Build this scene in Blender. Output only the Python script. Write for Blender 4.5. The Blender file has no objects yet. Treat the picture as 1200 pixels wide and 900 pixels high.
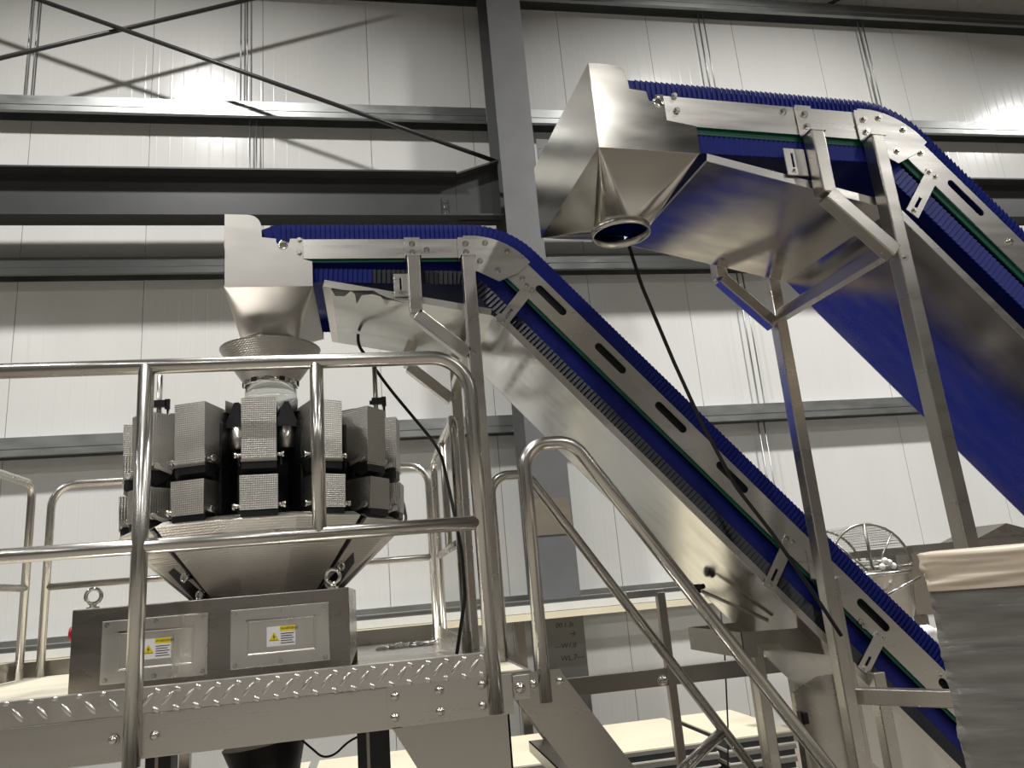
import bpy, bmesh, math, random
from mathutils import Vector, Matrix
from mathutils.geometry import tessellate_polygon
random.seed(4)
C = bpy.context.scene.collection
R = math.radians
H = 1.62                      # eye height over the hall floor; heights below are given from eye level
F_PX = 901.0
PITCH, ROLL, YAW = R(14.6456), R(-4.975), R(10.897)

# ---------------------------------------------------------------- camera maths (used to measure on real planes)
_fw = Vector((math.sin(YAW)*math.cos(PITCH), math.cos(YAW)*math.cos(PITCH), math.sin(PITCH)))
_r0 = Vector((math.cos(YAW), -math.sin(YAW), 0)); _u0 = _r0.cross(_fw)
_c, _s = math.cos(ROLL), math.sin(ROLL)
_rt = _c*_r0 + _s*_u0; _up = -_s*_r0 + _c*_u0
def ray(x, y): return (_rt*((x-600)/F_PX) - _up*((y-450)/F_PX) + _fw)
def onY(x, y, Y): d = ray(x, y); return d*(Y/d.y)
def on_local(x, y, v, yaw):
    d = ray(x, y); V = Vector((-math.sin(yaw), math.cos(yaw), 0)); U = Vector((math.cos(yaw), math.sin(yaw), 0))
    t = v/d.dot(V); return (d.dot(U)*t, d.z*t)

# ---------------------------------------------------------------- materials
def nt(name):
    m = bpy.data.materials.new(name); m.use_nodes = True
    t = m.node_tree; b = t.nodes['Principled BSDF']
    return m, t, b
def N(t, typ, **kw):
    n = t.nodes.new(typ)
    for k, v in kw.items():
        if k in n.inputs: n.inputs[k].default_value = v
        else: setattr(n, k, v)
    return n
def noise_mix(t, scale, lo, hi, stretch=(1,1,1), detail=4, coord='Object'):
    tc = N(t, 'ShaderNodeTexCoord'); mp = N(t, 'ShaderNodeMapping'); mp.inputs['Scale'].default_value = stretch
    t.links.new(tc.outputs[coord], mp.inputs['Vector'])
    nz = N(t, 'ShaderNodeTexNoise'); nz.inputs['Scale'].default_value = scale; nz.inputs['Detail'].default_value = detail
    t.links.new(mp.outputs['Vector'], nz.inputs['Vector'])
    mr = N(t, 'ShaderNodeMapRange'); mr.inputs['From Min'].default_value = .3; mr.inputs['From Max'].default_value = .7
    mr.inputs['To Min'].default_value = lo; mr.inputs['To Max'].default_value = hi
    t.links.new(nz.outputs['Fac'], mr.inputs['Value'])
    return nz, mr, mp
def metal(name, col, rlo, rhi, stretch=(2, 2, 60), scale=6, bump=.03, metallic=1.0):
    m, t, b = nt(name)
    b.inputs['Base Color'].default_value = (*col, 1); b.inputs['Metallic'].default_value = metallic
    nz, mr, mp = noise_mix(t, scale, rlo, rhi, stretch)
    t.links.new(mr.outputs['Result'], b.inputs['Roughness'])
    if bump:
        bp = N(t, 'ShaderNodeBump'); bp.inputs['Strength'].default_value = bump; bp.inputs['Distance'].default_value = .002
        t.links.new(nz.outputs['Fac'], bp.inputs['Height']); t.links.new(bp.outputs['Normal'], b.inputs['Normal'])
    return m
def plain(name, col, rough=.5, metallic=0, var=.12, scale=8, bump=0, spec=.5, stretch=(1,1,1)):
    m, t, b = nt(name)
    nz, mr, mp = noise_mix(t, scale, 1-var, 1+var, stretch)
    mx = N(t, 'ShaderNodeMix', data_type='RGBA', blend_type='MULTIPLY'); mx.inputs['Factor'].default_value = 1
    mx.inputs['A'].default_value = (*col, 1)
    t.links.new(mr.outputs['Result'], mx.inputs['B']); t.links.new(mx.outputs['Result'], b.inputs['Base Color'])
    b.inputs['Roughness'].default_value = rough; b.inputs['Metallic'].default_value = metallic
    b.inputs['Specular IOR Level'].default_value = spec
    if bump:
        bp = N(t, 'ShaderNodeBump'); bp.inputs['Strength'].default_value = bump; bp.inputs['Distance'].default_value = .01
        t.links.new(nz.outputs['Fac'], bp.inputs['Height']); t.links.new(bp.outputs['Normal'], b.inputs['Normal'])
    return m
def dimpled(name, col, rough, pitch):
    m, t, b = nt(name)
    b.inputs['Base Color'].default_value = (*col, 1); b.inputs['Metallic'].default_value = 1; b.inputs['Roughness'].default_value = rough
    tc = N(t, 'ShaderNodeTexCoord'); sp = N(t, 'ShaderNodeSeparateXYZ'); t.links.new(tc.outputs['Object'], sp.inputs[0])
    def M(op, a, bb=None):
        n = N(t, 'ShaderNodeMath', operation=op)
        for i, x in enumerate((a, bb)):
            if x is None: continue
            if isinstance(x, (int, float)): n.inputs[i].default_value = x
            else: t.links.new(x, n.inputs[i])
        return n.outputs[0]
    k = 2*math.pi/pitch
    hx = M('ADD', sp.outputs['X'], M('MULTIPLY', sp.outputs['Y'], .9))
    s1 = M('SINE', M('MULTIPLY', M('ADD', hx, sp.outputs['Z']), k*.7)); s2 = M('SINE', M('MULTIPLY', M('SUBTRACT', hx, sp.outputs['Z']), k*.7))
    h = M('MULTIPLY', s1, s2)
    bp = N(t, 'ShaderNodeBump'); bp.inputs['Strength'].default_value = .5; bp.inputs['Distance'].default_value = .002
    t.links.new(h, bp.inputs['Height']); t.links.new(bp.outputs['Normal'], b.inputs['Normal'])
    return m
def wall_mat():
    m, t, b = nt('ribbed_white_cladding')
    nz, mr, mp = noise_mix(t, 1.2, .96, 1.03, (1, 1, .3))
    mx = N(t, 'ShaderNodeMix', data_type='RGBA', blend_type='MULTIPLY'); mx.inputs['Factor'].default_value = 1
    mx.inputs['A'].default_value = (.70, .70, .68, 1)
    t.links.new(mr.outputs['Result'], mx.inputs['B']); t.links.new(mx.outputs['Result'], b.inputs['Base Color'])
    b.inputs['Roughness'].default_value = .16; b.inputs['Specular IOR Level'].default_value = .5
    tc = N(t, 'ShaderNodeTexCoord'); sp = N(t, 'ShaderNodeSeparateXYZ'); t.links.new(tc.outputs['Object'], sp.inputs[0])
    mu = N(t, 'ShaderNodeMath', operation='MULTIPLY'); mu.inputs[1].default_value = 2*math.pi/.14; t.links.new(sp.outputs['X'], mu.inputs[0])
    sn = N(t, 'ShaderNodeMath', operation='SINE'); t.links.new(mu.outputs[0], sn.inputs[0])
    pw = N(t, 'ShaderNodeMapRange'); pw.inputs['From Min'].default_value = .9; pw.inputs['From Max'].default_value = 1; pw.clamp = True
    t.links.new(sn.outputs[0], pw.inputs['Value'])
    bp = N(t, 'ShaderNodeBump'); bp.inputs['Strength'].default_value = .16; bp.inputs['Distance'].default_value = .004
    t.links.new(pw.outputs['Result'], bp.inputs['Height']); t.links.new(bp.outputs['Normal'], b.inputs['Normal'])
    return m
M = {}
M['wall'] = wall_mat()
M['steel'] = metal('brushed_stainless', (.60, .575, .535), .26, .32, (1.2, 1.2, 5), 3, 0)
M['steel_h'] = metal('brushed_stainless_sheet', (.72, .70, .665), .26, .33, (.8, .8, 8), 4, 0)
M['satin'] = metal('satin_hopper_stainless', (.60, .575, .545), .32, .40, (1.5, 1.5, 5), 3, 0)
M['bright'] = metal('bright_hopper_stainless', (.62, .595, .555), .13, .18, (1.5, 1.5, 5), 3, 0)
M['tube'] = metal('polished_tube', (.60, .585, .55), .22, .29, (1, 1, 1), 5, 0)
M['pan'] = metal('smooth_tray_stainless', (.40, .385, .37), .15, .24, (2, 6, 2), 3, .02)
M['film'] = metal('filmed_tray_sheet', (.62, .615, .60), .12, .2, (2, 5, 2), 3, .03)
M['dim'] = dimpled('dimpled_stainless', (.55, .53, .50), .32, .0105)
M['dim2'] = dimpled('dimpled_chute_stainless', (.80, .765, .72), .40, .011)
M['cab'] = metal('dark_cabinet_stainless', (.36, .335, .31), .22, .3, (1, 1, 6), 4, 0)
M['panel'] = metal('bright_panel_stainless', (.80, .775, .74), .26, .36, (6, 1, 1), 4, 0)
M['bolt'] = metal('bolt_steel', (.72, .70, .66), .15, .25, (1, 1, 1), 20, 0)
M['chrome'] = metal('bright_fastener', (.85, .84, .82), .08, .12, (1, 1, 1), 20, 0)
M['galv'] = metal('galvanised_steel', (.40, .41, .41), .36, .46, (1, 3, 3), 4, 0)
M['col'] = plain('grey_painted_steel', (.135, .137, .142), .42, 0, .08, 3)
M['dark'] = plain('dark_painted_steel', (.042, .043, .045), .42, 0, .1, 3)
M['rod'] = plain('dark_rod_steel', (.035, .034, .033), .4)
M['darksteel'] = metal('dark_mill_steel', (.36, .335, .30), .3, .42, (6, 2, 2), 4, .02)
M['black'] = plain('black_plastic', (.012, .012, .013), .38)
M['cable'] = plain('black_cable_rubber', (.008, .008, .009), .45)
M['blue'] = plain('blue_belt_plastic', (.007, .017, .21), .45, 0, .1, 30, 0, .25)
M['ribs'] = plain('shade_toned_belt_ribs', (.016, .017, .026), .4, 0, .1, 30)  # blue belt plates in shade, with the shade put into the colour
M['blue_d'] = plain('blue_belt_module_edge', (.007, .016, .19), .42, 0, .1, 12, 0, .3)
M['green'] = plain('green_wear_strip', (.0, .085, .055), .4)
M['white'] = plain('white_coated_panel', (.78, .78, .75), .4, 0, .04)
M['cream'] = plain('cream_coated_panel', (.78, .72, .56), .45, 0, .05, 3)
M['floor'] = plain('grey_concrete', (.235, .215, .185), .4, 0, .1, 1.5)
M['ceil'] = plain('ceiling_deck', (.08, .08, .08), .6, 0, .05)
M['sidewall'] = plain('side_cladding', (.14, .13, .115), .5, 0, .05)
M['frontwall'] = plain('front_cladding', (.46, .45, .43), .5, 0, .05)
M['deckfilm'] = plain('cream_deck_film', (.60, .555, .45), .5, 0, .1, 4)
M['red'] = plain('red_switch_plastic', (.55, .02, .02), .4)
M['yellow'] = plain('yellow_label', (.80, .62, .02), .5, 0, .03)
M['labelwhite'] = plain('white_label', (.80, .80, .82), .45, 0, .02)
M['ink'] = plain('black_ink', (.01, .01, .012), .6, 0, .02)
M['pad'] = plain('olive_rubber_pad', (.16, .14, .02), .5, 0, .3, 40)
M['patch'] = plain('brown_tape', (.17, .15, .115), .55)
M['wood'] = plain('pallet_wood', (.42, .30, .18), .7, 0, .25, 6, .2, .3, (1, 8, 8))
M['capfilm'] = plain('cream_cap_film', (.62, .53, .42), .34, 0, .1, 6, .12, .5, (1, 1, 6))
M['bag'] = plain('white_polythene', (.75, .75, .73), .4, 0, .05)
def film_wrap():
    m, t, b = nt('grey_stretch_film')
    nz, mr, mp = noise_mix(t, 5, .75, 1.35, (1.2, 1.2, 9), 6)
    mx = N(t, 'ShaderNodeMix', data_type='RGBA', blend_type='MULTIPLY'); mx.inputs['Factor'].default_value = 1
    mx.inputs['A'].default_value = (.19, .185, .175, 1)
    t.links.new(mr.outputs['Result'], mx.inputs['B']); t.links.new(mx.outputs['Result'], b.inputs['Base Color'])
    b.inputs['Roughness'].default_value = .19; b.inputs['Specular IOR Level'].default_value = .7
    bp = N(t, 'ShaderNodeBump'); bp.inputs['Strength'].default_value = .5; bp.inputs['Distance'].default_value = .012
    t.links.new(nz.outputs['Fac'], bp.inputs['Height']); t.links.new(bp.outputs['Normal'], b.inputs['Normal'])
    return m
M['wrap'] = film_wrap()
def clear_mat():
    m, t, b = nt('clear_plastic_tube')
    b.inputs['Base Color'].default_value = (.93, .94, .93, 1); b.inputs['Roughness'].default_value = .08
    b.inputs['Transmission Weight'].default_value = .9; b.inputs['IOR'].default_value = 1.2
    return m
M['clear'] = clear_mat()
def mesh_guard():
    m, t, b = nt('wire_guard_mesh')
    b.inputs['Base Color'].default_value = (.5, .5, .48, 1); b.inputs['Metallic'].default_value = 1; b.inputs['Roughness'].default_value = .35
    tc = N(t, 'ShaderNodeTexCoord'); sp = N(t, 'ShaderNodeSeparateXYZ'); t.links.new(tc.outputs['Object'], sp.inputs[0])
    outs = []
    for ax in ('X', 'Z'):
        mu = N(t, 'ShaderNodeMath', operation='MULTIPLY'); mu.inputs[1].default_value = 60; t.links.new(sp.outputs[ax], mu.inputs[0])
        fr = N(t, 'ShaderNodeMath', operation='FRACT'); t.links.new(mu.outputs[0], fr.inputs[0])
        lt = N(t, 'ShaderNodeMath', operation='LESS_THAN'); lt.inputs[1].default_value = .13; t.links.new(fr.outputs[0], lt.inputs[0]); outs.append(lt)
    mx = N(t, 'ShaderNodeMath', operation='MAXIMUM'); t.links.new(outs[0].outputs[0], mx.inputs[0]); t.links.new(outs[1].outputs[0], mx.inputs[1])
    t.links.new(mx.outputs[0], b.inputs['Alpha'])
    return m
M['guard'] = mesh_guard()

# ---------------------------------------------------------------- mesh builder
class MB:
    def __init__(s): s.v = []; s.f = []; s.smooth = []
    def add(s, vs, fs, smooth=False):
        o = len(s.v); s.v += [Vector(p) for p in vs]; s.f += [tuple(i+o for i in f) for f in fs]; s.smooth += [smooth]*len(fs); return s
    def hexa(s, p):                    # p: 8 corners, bottom loop then top loop
        return s.add(p, [(3,2,1,0),(4,5,6,7),(0,1,5,4),(1,2,6,5),(2,3,7,6),(3,0,4,7)])
    def box(s, x0, x1, y0, y1, z0, z1):
        return s.hexa([(x0,y0,z0),(x1,y0,z0),(x1,y1,z0),(x0,y1,z0),(x0,y0,z1),(x1,y0,z1),(x1,y1,z1),(x0,y1,z1)])
    def bar(s, a, b, w, h, up=(0,0,1)):   # rectangular bar between two points
        a, b = Vector(a), Vector(b); d = (b-a).normalized(); u = Vector(up); sd = d.cross(u)
        if sd.length < 1e-4: sd = d.cross(Vector((0,1,0)))
        sd.normalize(); u = sd.cross(d).normalized()
        q = [(-w/2,-h/2),(w/2,-h/2),(w/2,h/2),(-w/2,h/2)]
        return s.hexa([a+sd*i+u*j for i,j in q]+[b+sd*i+u*j for i,j in q])
    def tube(s, pts, r, n=12, cap=True):
        pts = [Vector(p) for p in pts]; m = len(pts); vs = []; fs = []; prev = None
        for i, p in enumerate(pts):
            d = (pts[min(i+1, m-1)]-pts[max(i-1, 0)]).normalized()
            if prev is None:
                prev = d.orthogonal().normalized()
            prev = (prev - d*prev.dot(d)).normalized(); w = d.cross(prev)
            rr = r[i] if isinstance(r, (list, tuple)) else r
            for k in range(n):
                a = 2*math.pi*k/n; vs.append(p+prev*math.cos(a)*rr+w*math.sin(a)*rr)
        for i in range(m-1):
            for k in range(n):
                fs.append((i*n+k, i*n+(k+1)%n, (i+1)*n+(k+1)%n, (i+1)*n+k))
        s.add(vs, fs, True)
        if cap:
            s.add(vs[:n], [tuple(range(n-1, -1, -1))]); s.add(vs[-n:], [tuple(range(n))])
        return s
    def cyl(s, a, b, r, n=16): return s.tube([a, b], r, n)
    def lathe(s, prof, c=(0,0), n=40, a0=0, a1=2*math.pi, smooth=True):
        vs = []; fs = []; full = abs(a1-a0-2*math.pi) < 1e-6; k = n if full else n+1
        for r, z in prof:
            for i in range(k):
                a = a0+(a1-a0)*i/n; vs.append((c[0]+r*math.cos(a), c[1]+r*math.sin(a), z))
        for j in range(len(prof)-1):
            for i in range(n):
                i2 = (i+1) % k; fs.append((j*k+i, j*k+i2, (j+1)*k+i2, (j+1)*k+i))
        return s.add(vs, fs, smooth)
    def prism(s, poly, to3, d, holes=()):  # polygon (2-D, with holes) extruded by vector d
        d = Vector(d); loops = [[Vector((*p, 0)) for p in poly]]+[[Vector((*p, 0)) for p in h] for h in holes]
        flat = [to3(p.x, p.y) for l in loops for p in l]; flat = [Vector(p) for p in flat]; n = len(flat)
        tris = tessellate_polygon(loops)
        s.add(flat, [tuple(t) for t in tris]); s.add([p+d for p in flat], [tuple(reversed(t)) for t in tris])
        o = 0
        for l in loops:
            k = len(l); ring = flat[o:o+k]; s.add(ring+[p+d for p in ring], [(i, (i+1) % k, (i+1) % k+k, i+k) for i in range(k)]); o += k
        return s
    def torus(s, c, R_, r, ax1, ax2, n=24, m=10):
        c, a, b = Vector(c), Vector(ax1), Vector(ax2)
        vs = []; fs = []; w = a.cross(b)
        for i in range(n):
            t = 2*math.pi*i/n; e = a*math.cos(t)+b*math.sin(t)
            for j in range(m):
                q = 2*math.pi*j/m; vs.append(c+e*(R_+r*math.cos(q))+w*r*math.sin(q))
        for i in range(n):
            for j in range(m): fs.append((i*m+j, ((i+1) % n)*m+j, ((i+1) % n)*m+(j+1) % m, i*m+(j+1) % m))
        return s.add(vs, fs, True)
    def build(s, name, mat, parent=None, bevel=0, rise=True, normals=True):
        me = bpy.data.meshes.new(name); org = ORG[parent.name] if parent else Vector((0,0,0))
        dz = Vector((0,0,H)) if rise else Vector((0,0,0))
        me.from_pydata([p+dz-org for p in s.v], [], s.f)
        for p, sm in zip(me.polygons, s.smooth): p.use_smooth = sm
        if normals:
            bm = bmesh.new(); bm.from_mesh(me); bmesh.ops.remove_doubles(bm, verts=bm.verts, dist=1e-5); bmesh.ops.recalc_face_normals(bm, faces=bm.faces); bm.to_mesh(me); bm.free()
        o = bpy.data.objects.new(name, me); C.objects.link(o); me.materials.append(M[mat] if isinstance(mat, str) else mat)
        if parent: o.parent = parent; ORG[o.name] = org
        else: ORG[o.name] = org
        if bevel:
            b = o.modifiers.new('bevel', 'BEVEL'); b.width = bevel; b.segments = 2; b.limit_method = 'ANGLE'; b.angle_limit = R(40)
        return o
ORG = {}
def thing(name, label, cat, org, group=None, yaw=0):
    o = bpy.data.objects.new(name, None); C.objects.link(o); o.empty_display_size = .1
    v = Vector(org); o.location = Matrix.Rotation(yaw, 4, 'Z') @ v; o.rotation_euler.z = yaw
    o['label'] = label; o['category'] = cat
    if group: o['group'] = group
    ORG[o.name] = v
    return o
def tag(o, label, cat, group=None):
    o['label'] = label; o['category'] = cat
    if group: o['group'] = group
    return o
def struct(o): o['kind'] = 'structure'; return o
def settle(o):            # put the origin of a one-mesh thing at the middle of its base
    me = o.data; lo = Vector([min(v.co[i] for v in me.vertices) for i in range(3)]); hi = Vector([max(v.co[i] for v in me.vertices) for i in range(3)])
    c = Vector(((lo.x+hi.x)/2, (lo.y+hi.y)/2, lo.z)); me.transform(Matrix.Translation(-c)); o.location = c; return o
# a hex bolt with washer, pointing to -Y
_b = MB()
_b.cyl((0,0,0), (0,-.002,0), .011, 14); _b.cyl((0,-.002,0), (0,-.009,0), .0075, 6); _b.lathe([(.0001,0)],n=3)
BOLT = bpy.data.meshes.new('bolt'); BOLT.from_pydata(_b.v, [], [f for f in _b.f]); BOLT.materials.append(M['bolt'])
_b = MB(); _b.cyl((0,0,0), (0,-.002,0), .016, 16)
_dome = [(math.cos(a)*.0135, -.002-math.sin(a)*.011) for a in [i*math.pi/10 for i in range(6)]]
for (r0, y0), (r1, y1) in zip(_dome, _dome[1:]): _b.tube([(0,y0,0),(0,y1,0)], [r0, max(r1,.0002)], 16, False)
DOME = bpy.data.meshes.new('dome_bolt'); DOME.from_pydata(_b.v, [], _b.f); DOME.materials.append(M['bolt'])
for p in DOME.polygons: p.use_smooth = True
def bolt(parent, p, scale=1.0, mesh=None, name='bolt'):
    o = bpy.data.objects.new(name, mesh or BOLT); C.objects.link(o); o.parent = parent
    o.location = Vector(p)+Vector((0,0,H))-ORG[parent.name]; o.scale = (scale,)*3; return o
def lettering(name, body, size, loc, parent, shear=0):
    cu = bpy.data.curves.new(name, 'FONT'); cu.body = body; cu.size = size; cu.extrude = .0003; cu.shear = shear
    tmp = bpy.data.objects.new(name, cu); C.objects.link(tmp); bpy.context.view_layer.update()
    me = bpy.data.meshes.new_from_object(tmp.evaluated_get(bpy.context.evaluated_depsgraph_get())); bpy.data.objects.remove(tmp); bpy.data.curves.remove(cu)
    me.materials.clear(); me.materials.append(M['ink'])
    o = bpy.data.objects.new(name, me); C.objects.link(o); o.parent = parent; o.rotation_euler = (R(90), 0, 0)
    o.location = Vector(loc)+Vector((0, 0, H))-ORG[parent.name]; return o
def arc2(c, r, a0, a1, n=8): return [(c[0]+r*math.cos(R(a0+(a1-a0)*i/n)), c[1]+r*math.sin(R(a0+(a1-a0)*i/n))) for i in range(n+1)]
def bend(pts, r, n=6):     # round the inner corners of a 3-D polyline
    pts = [Vector(p) for p in pts]; out = [pts[0]]
    for a, b, c in zip(pts, pts[1:], pts[2:]):
        d1, d2 = (a-b).normalized(), (c-b).normalized(); ang = d1.angle(d2); t = r/math.tan(ang/2)
        t = min(t, (a-b).length*.49, (c-b).length*.49); rr = t*math.tan(ang/2)
        ctr = b+(d1+d2).normalized()*(rr/math.sin(ang/2)); p0, p1 = b+d1*t, b+d2*t
        v0, v1 = p0-ctr, p1-ctr; w = v0.angle(v1)
        for i in range(n+1):
            f = i/n; out.append(ctr+(v0*math.sin((1-f)*w)+v1*math.sin(f*w))/math.sin(w))
    out.append(pts[-1]); return out

# ---------------------------------------------------------------- the hall
XL, XR, YB, YF, ZC = -13.0, 19.0, 8.0, -15.0, 10.0
SEAM = 1.2
wb = MB()
k0, k1 = math.floor((XL-.13)/SEAM), math.ceil((XR-.13)/SEAM)
for k in range(k0, k1):
    x0, x1 = max(.13+k*SEAM, XL)+.003, min(.13+(k+1)*SEAM, XR)-.003
    wb.box(x0, x1, YB, YB+.10, -H, ZC)
wb.box(XL, XR, YB+.02, YB+.14, -H, ZC)
struct(wb.build('wall_back', 'wall'))
struct(MB().box(XL, XR, YF, YB+.14, -H-.1, -H).build('floor', 'floor'))
struct(MB().box(XL, XR, YF, YB+.14, ZC, ZC+.1).build('ceiling', 'ceil'))
struct(MB().box(XL-.1, XL, YF, YB+.14, -H, ZC).build('wall_left', 'sidewall'))
struct(MB().box(XR, XR+.1, YF, YB+.14, -H, ZC).build('wall_right', 'sidewall'))
struct(MB().box(XL, XR, YF-.1, YF, -H, ZC).build('wall_front', 'frontwall'))
for i, (x0, x1, mt_) in enumerate(((-11.5, -5.2, 'dark'), (1.2, 5.4, 'sidewall'), (9.0, 15.0, 'dark'))):  # unseen slatted panels, added to break up the reflections in the steel
    dm = MB(); dm.box(x0, x1, YF, YF+.06, -H, 3.2)
    for k in range(12): dm.box(x0, x1, YF+.06, YF+.075, -H+.02+k*.4, -H+.36+k*.4)
    struct(dm.build('reflection_panel_%d' % (i+1), mt_))

# wall girts (C channels) with their sag rods
def channel(zt, h=.18):
    m = MB(); t = .004; y0, y1 = YB-.20, YB
    m.box(XL, XR, y0, y1, zt-t, zt); m.box(XL, XR, y0, y0+t, zt-h, zt-t); m.box(XL, XR, y0+t, y0+.05, zt-h, zt-h+t)
    m.box(XL, XR, y1-t, y1, zt-h, zt-t)
    m.box(XL, XR, y0-.006, y0, zt-h*.62, zt-h*.38)
    return m
girts = []
for i, z in enumerate((7.22, 5.45, 3.58, 1.74, -.10)):
    girts.append(struct(channel(z).build('trim_%d' % (i+1), 'galv')))
def sag(g, x, z0, z1, twin=.07):
    for dx in (0, twin): MB().cyl((x+dx, YB-.10, z0), (x+dx, YB-.10, z1), .008, 8).build('sag_rod', 'galv', g)
for (x, z0, z1, g) in ((-3.52, 5.45, 7.04, 0), (-1.30, 5.45, 7.04, 0), (-1.20, 3.58, 5.27, 1), (4.42, 5.45, 7.04, 0), (4.35, 1.74, 3.40, 2), (4.3, -.10, 1.56, 3),
                       (6.75, 5.45, 7.04, 0), (6.9, 7.22, 8.9, 0), (4.45, 7.22, 8.9, 0), (4.38, 3.58, 5.27, 1), (6.7, 3.58, 5.27, 1)):
    sag(girts[g], x, z0, z1)

# the portal column
cx0, cx1, cy0, cy1 = 1.475, 1.86, 7.2, 7.8
col = thing('steel_column', 'tall grey painted steel column rising behind the two conveyors', 'column', (1.67, 7.5, 0))
m = MB(); m.box(cx0, cx1, cy0, cy0+.016, -H, ZC); m.box(cx0, cx1, cy1-.016, cy1, -H, ZC); m.box(1.66, 1.675, cy0+.016, cy1-.016, -H, ZC)
cm = m.build('shaft', 'col', col)
m = MB(); p = onY(641, 217, 7.2)
m.box(p.x-.07, p.x+.06, 7.186, 7.2, p.z-.42, p.z+.55)
pl = m.build('splice_plate', 'col', col)
for i in range(7):
    for dx in (-.035, .03): bolt(pl, (p.x+dx, 7.186, p.z-.33+i*.13), 1.3)
a, b2 = onY(627, 585, 7.19), onY(668, 625, 7.19)
MB().box(1.50, 1.845, 7.192, 7.2, b2.z, a.z).build('tape_patch', 'patch', cm)['label'] = 'brown patch on the column'
for txt, (x, y), sz in (('00.1.3t', (651, 736), .062), ('\u2192', (667, 746), .07), ('\u2014W1.0', (650, 761), .062), ('WL.7\u2014', (657, 775), .068)):
    q = onY(x, y, 7.198); lettering('handwriting', txt, sz, (q.x, 7.1985, q.z), cm, .2)['label'] = 'black handwritten mark'

# eaves strut (I beam) across the bay with a tapered haunch at the column; its twin carries on to the right
def ibeam(x0, x1, zt, zb, yc, w=.24, web_t=.012, fl=.018):
    m = MB(); m.box(x0, x1, yc-w*.66, yc+w*.66, zt-fl, zt); m.box(x0, x1, yc-w/2, yc+w/2, zb, zb+fl); m.box(x0, x1, yc-web_t/2, yc+web_t/2, zb+fl, zt-fl); return m
YBm = 7.42
bt = thing('steel_beam', 'dark steel beam crossing behind the weigher, left of the grey column', 'beam', (-3, YBm, H+3.78))
ibeam(XL+.02, 1.0, 4.30, 3.80, YBm).build('span', 'dark', bt)
m = MB(); m.prism([(1.0, 4.30), (1.475, 4.47), (1.475, 3.80), (1.0, 3.80)], lambda x, z: (x, YBm-.01, z), (0, .02, 0))
m.hexa([(1.0, YBm-.12, 4.28), (1.475, YBm-.12, 4.45), (1.475, YBm+.12, 4.45), (1.0, YBm+.12, 4.28), (1.0, YBm-.12, 4.30), (1.475, YBm-.12, 4.47), (1.475, YBm+.12, 4.47), (1.0, YBm+.12, 4.30)])
m.box(1.0, 1.475, YBm-.12, YBm+.12, 3.80, 3.82)
m.build('haunch', 'dark', bt)
pp = onY(522, 237, YBm-.05)
pt = MB().box(pp.x-.03, pp.x+.03, YBm-.02, YBm-.006, 3.83, 4.06).build('joint_plate', 'dark', bt)
for i in range(3): bolt(pt, (pp.x, YBm-.02, 3.87+i*.07), 1.8)
bt2 = thing('steel_beam', 'dark steel beam on the right behind the taller conveyor', 'beam', (8, YBm, H+3.78))
ibeam(1.862, XR-.02, 4.30, 3.80, YBm).build('span', 'dark', bt2)

# cross bracing rods
def rod(a, b, label):
    o = MB().cyl(a, b, .024, 10).build('brace_rod', 'rod'); settle(o); tag(o, label, 'rod', 'cross bracing rods'); return o
rod((-3.95, 7.47, 6.64), (1.50, 7.47, 4.535), 'dark bracing rod sloping down right to the grey column')
rod((-7.4, 7.53, 4.327), (.2, 7.53, 7.057), 'dark bracing rod sloping up right across the other rod')
rod((6.26, 7.9, 7.235), (11.1, 7.9, 9.97), 'thin dark bracing rod in the upper right corner')

# long white and cream ledge bolted across the column front
lg = thing('wall_ledge', 'long white and cream ledge running behind the railings and across the column', 'ledge', (-1, 7.0, H-.30))
MB().box(-9, 8.2, 6.78, 7.195, -.175, -.14).box(-9, 8.2, 6.76, 6.78, -.147, -.136).build('top_channel', 'galv', lg)
MB().box(-9, 8.2, 6.76, 7.195, -.24, -.175).build('white_panel', 'white', lg)
MB().box(-9, 8.2, 6.75, 7.195, -.30, -.244).build('cream_panel', 'cream', lg)
for x in (-5.2, -1.6, 1.2, 5.6):
    MB().box(x, x+.08, 7.05, 7.13, -H, -.30).build('leg', 'darksteel', lg)

# low stacks of insulated panels by the wall
def panel(x0, x1, y0, y1, zb, label, grp):
    t = thing('insulated_panel', label, 'panel', ((x0+x1)/2, (y0+y1)/2, zb+H), grp)
    MB().box(x0, x1, y0, y1, zb+.075, zb+.085).build('cream_skin', 'cream', t)
    MB().box(x0+.01, x1-.01, y0+.012, y1-.012, zb+.01, zb+.075).build('core', 'dark', t)
    MB().box(x0, x1, y0-.002, y1, zb, zb+.01).build('lower_skin', 'white', t)
    MB().box(x0, x1, y0-.004, y0+.012, zb+.05, zb+.075).build('edge_strip', 'galv', t)
for (x0, x1, where) in ((-3.4, -.55, 'under the platform'), (-.5, 2.35, 'beyond the stair'), (2.4, 2.95, 'beyond the taller conveyor post')):
    for i in range(5):
        o = ('topmost', 'second', 'third', 'fourth', 'lowest')[4-i]
        panel(x0+random.uniform(0, .02), x1-random.uniform(0, .02), 5.62+random.uniform(0, .03), 6.70, -H+i*.088, '%s cream insulated panel of the low stack %s' % (o, where), 'stacked insulated panels')

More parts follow.
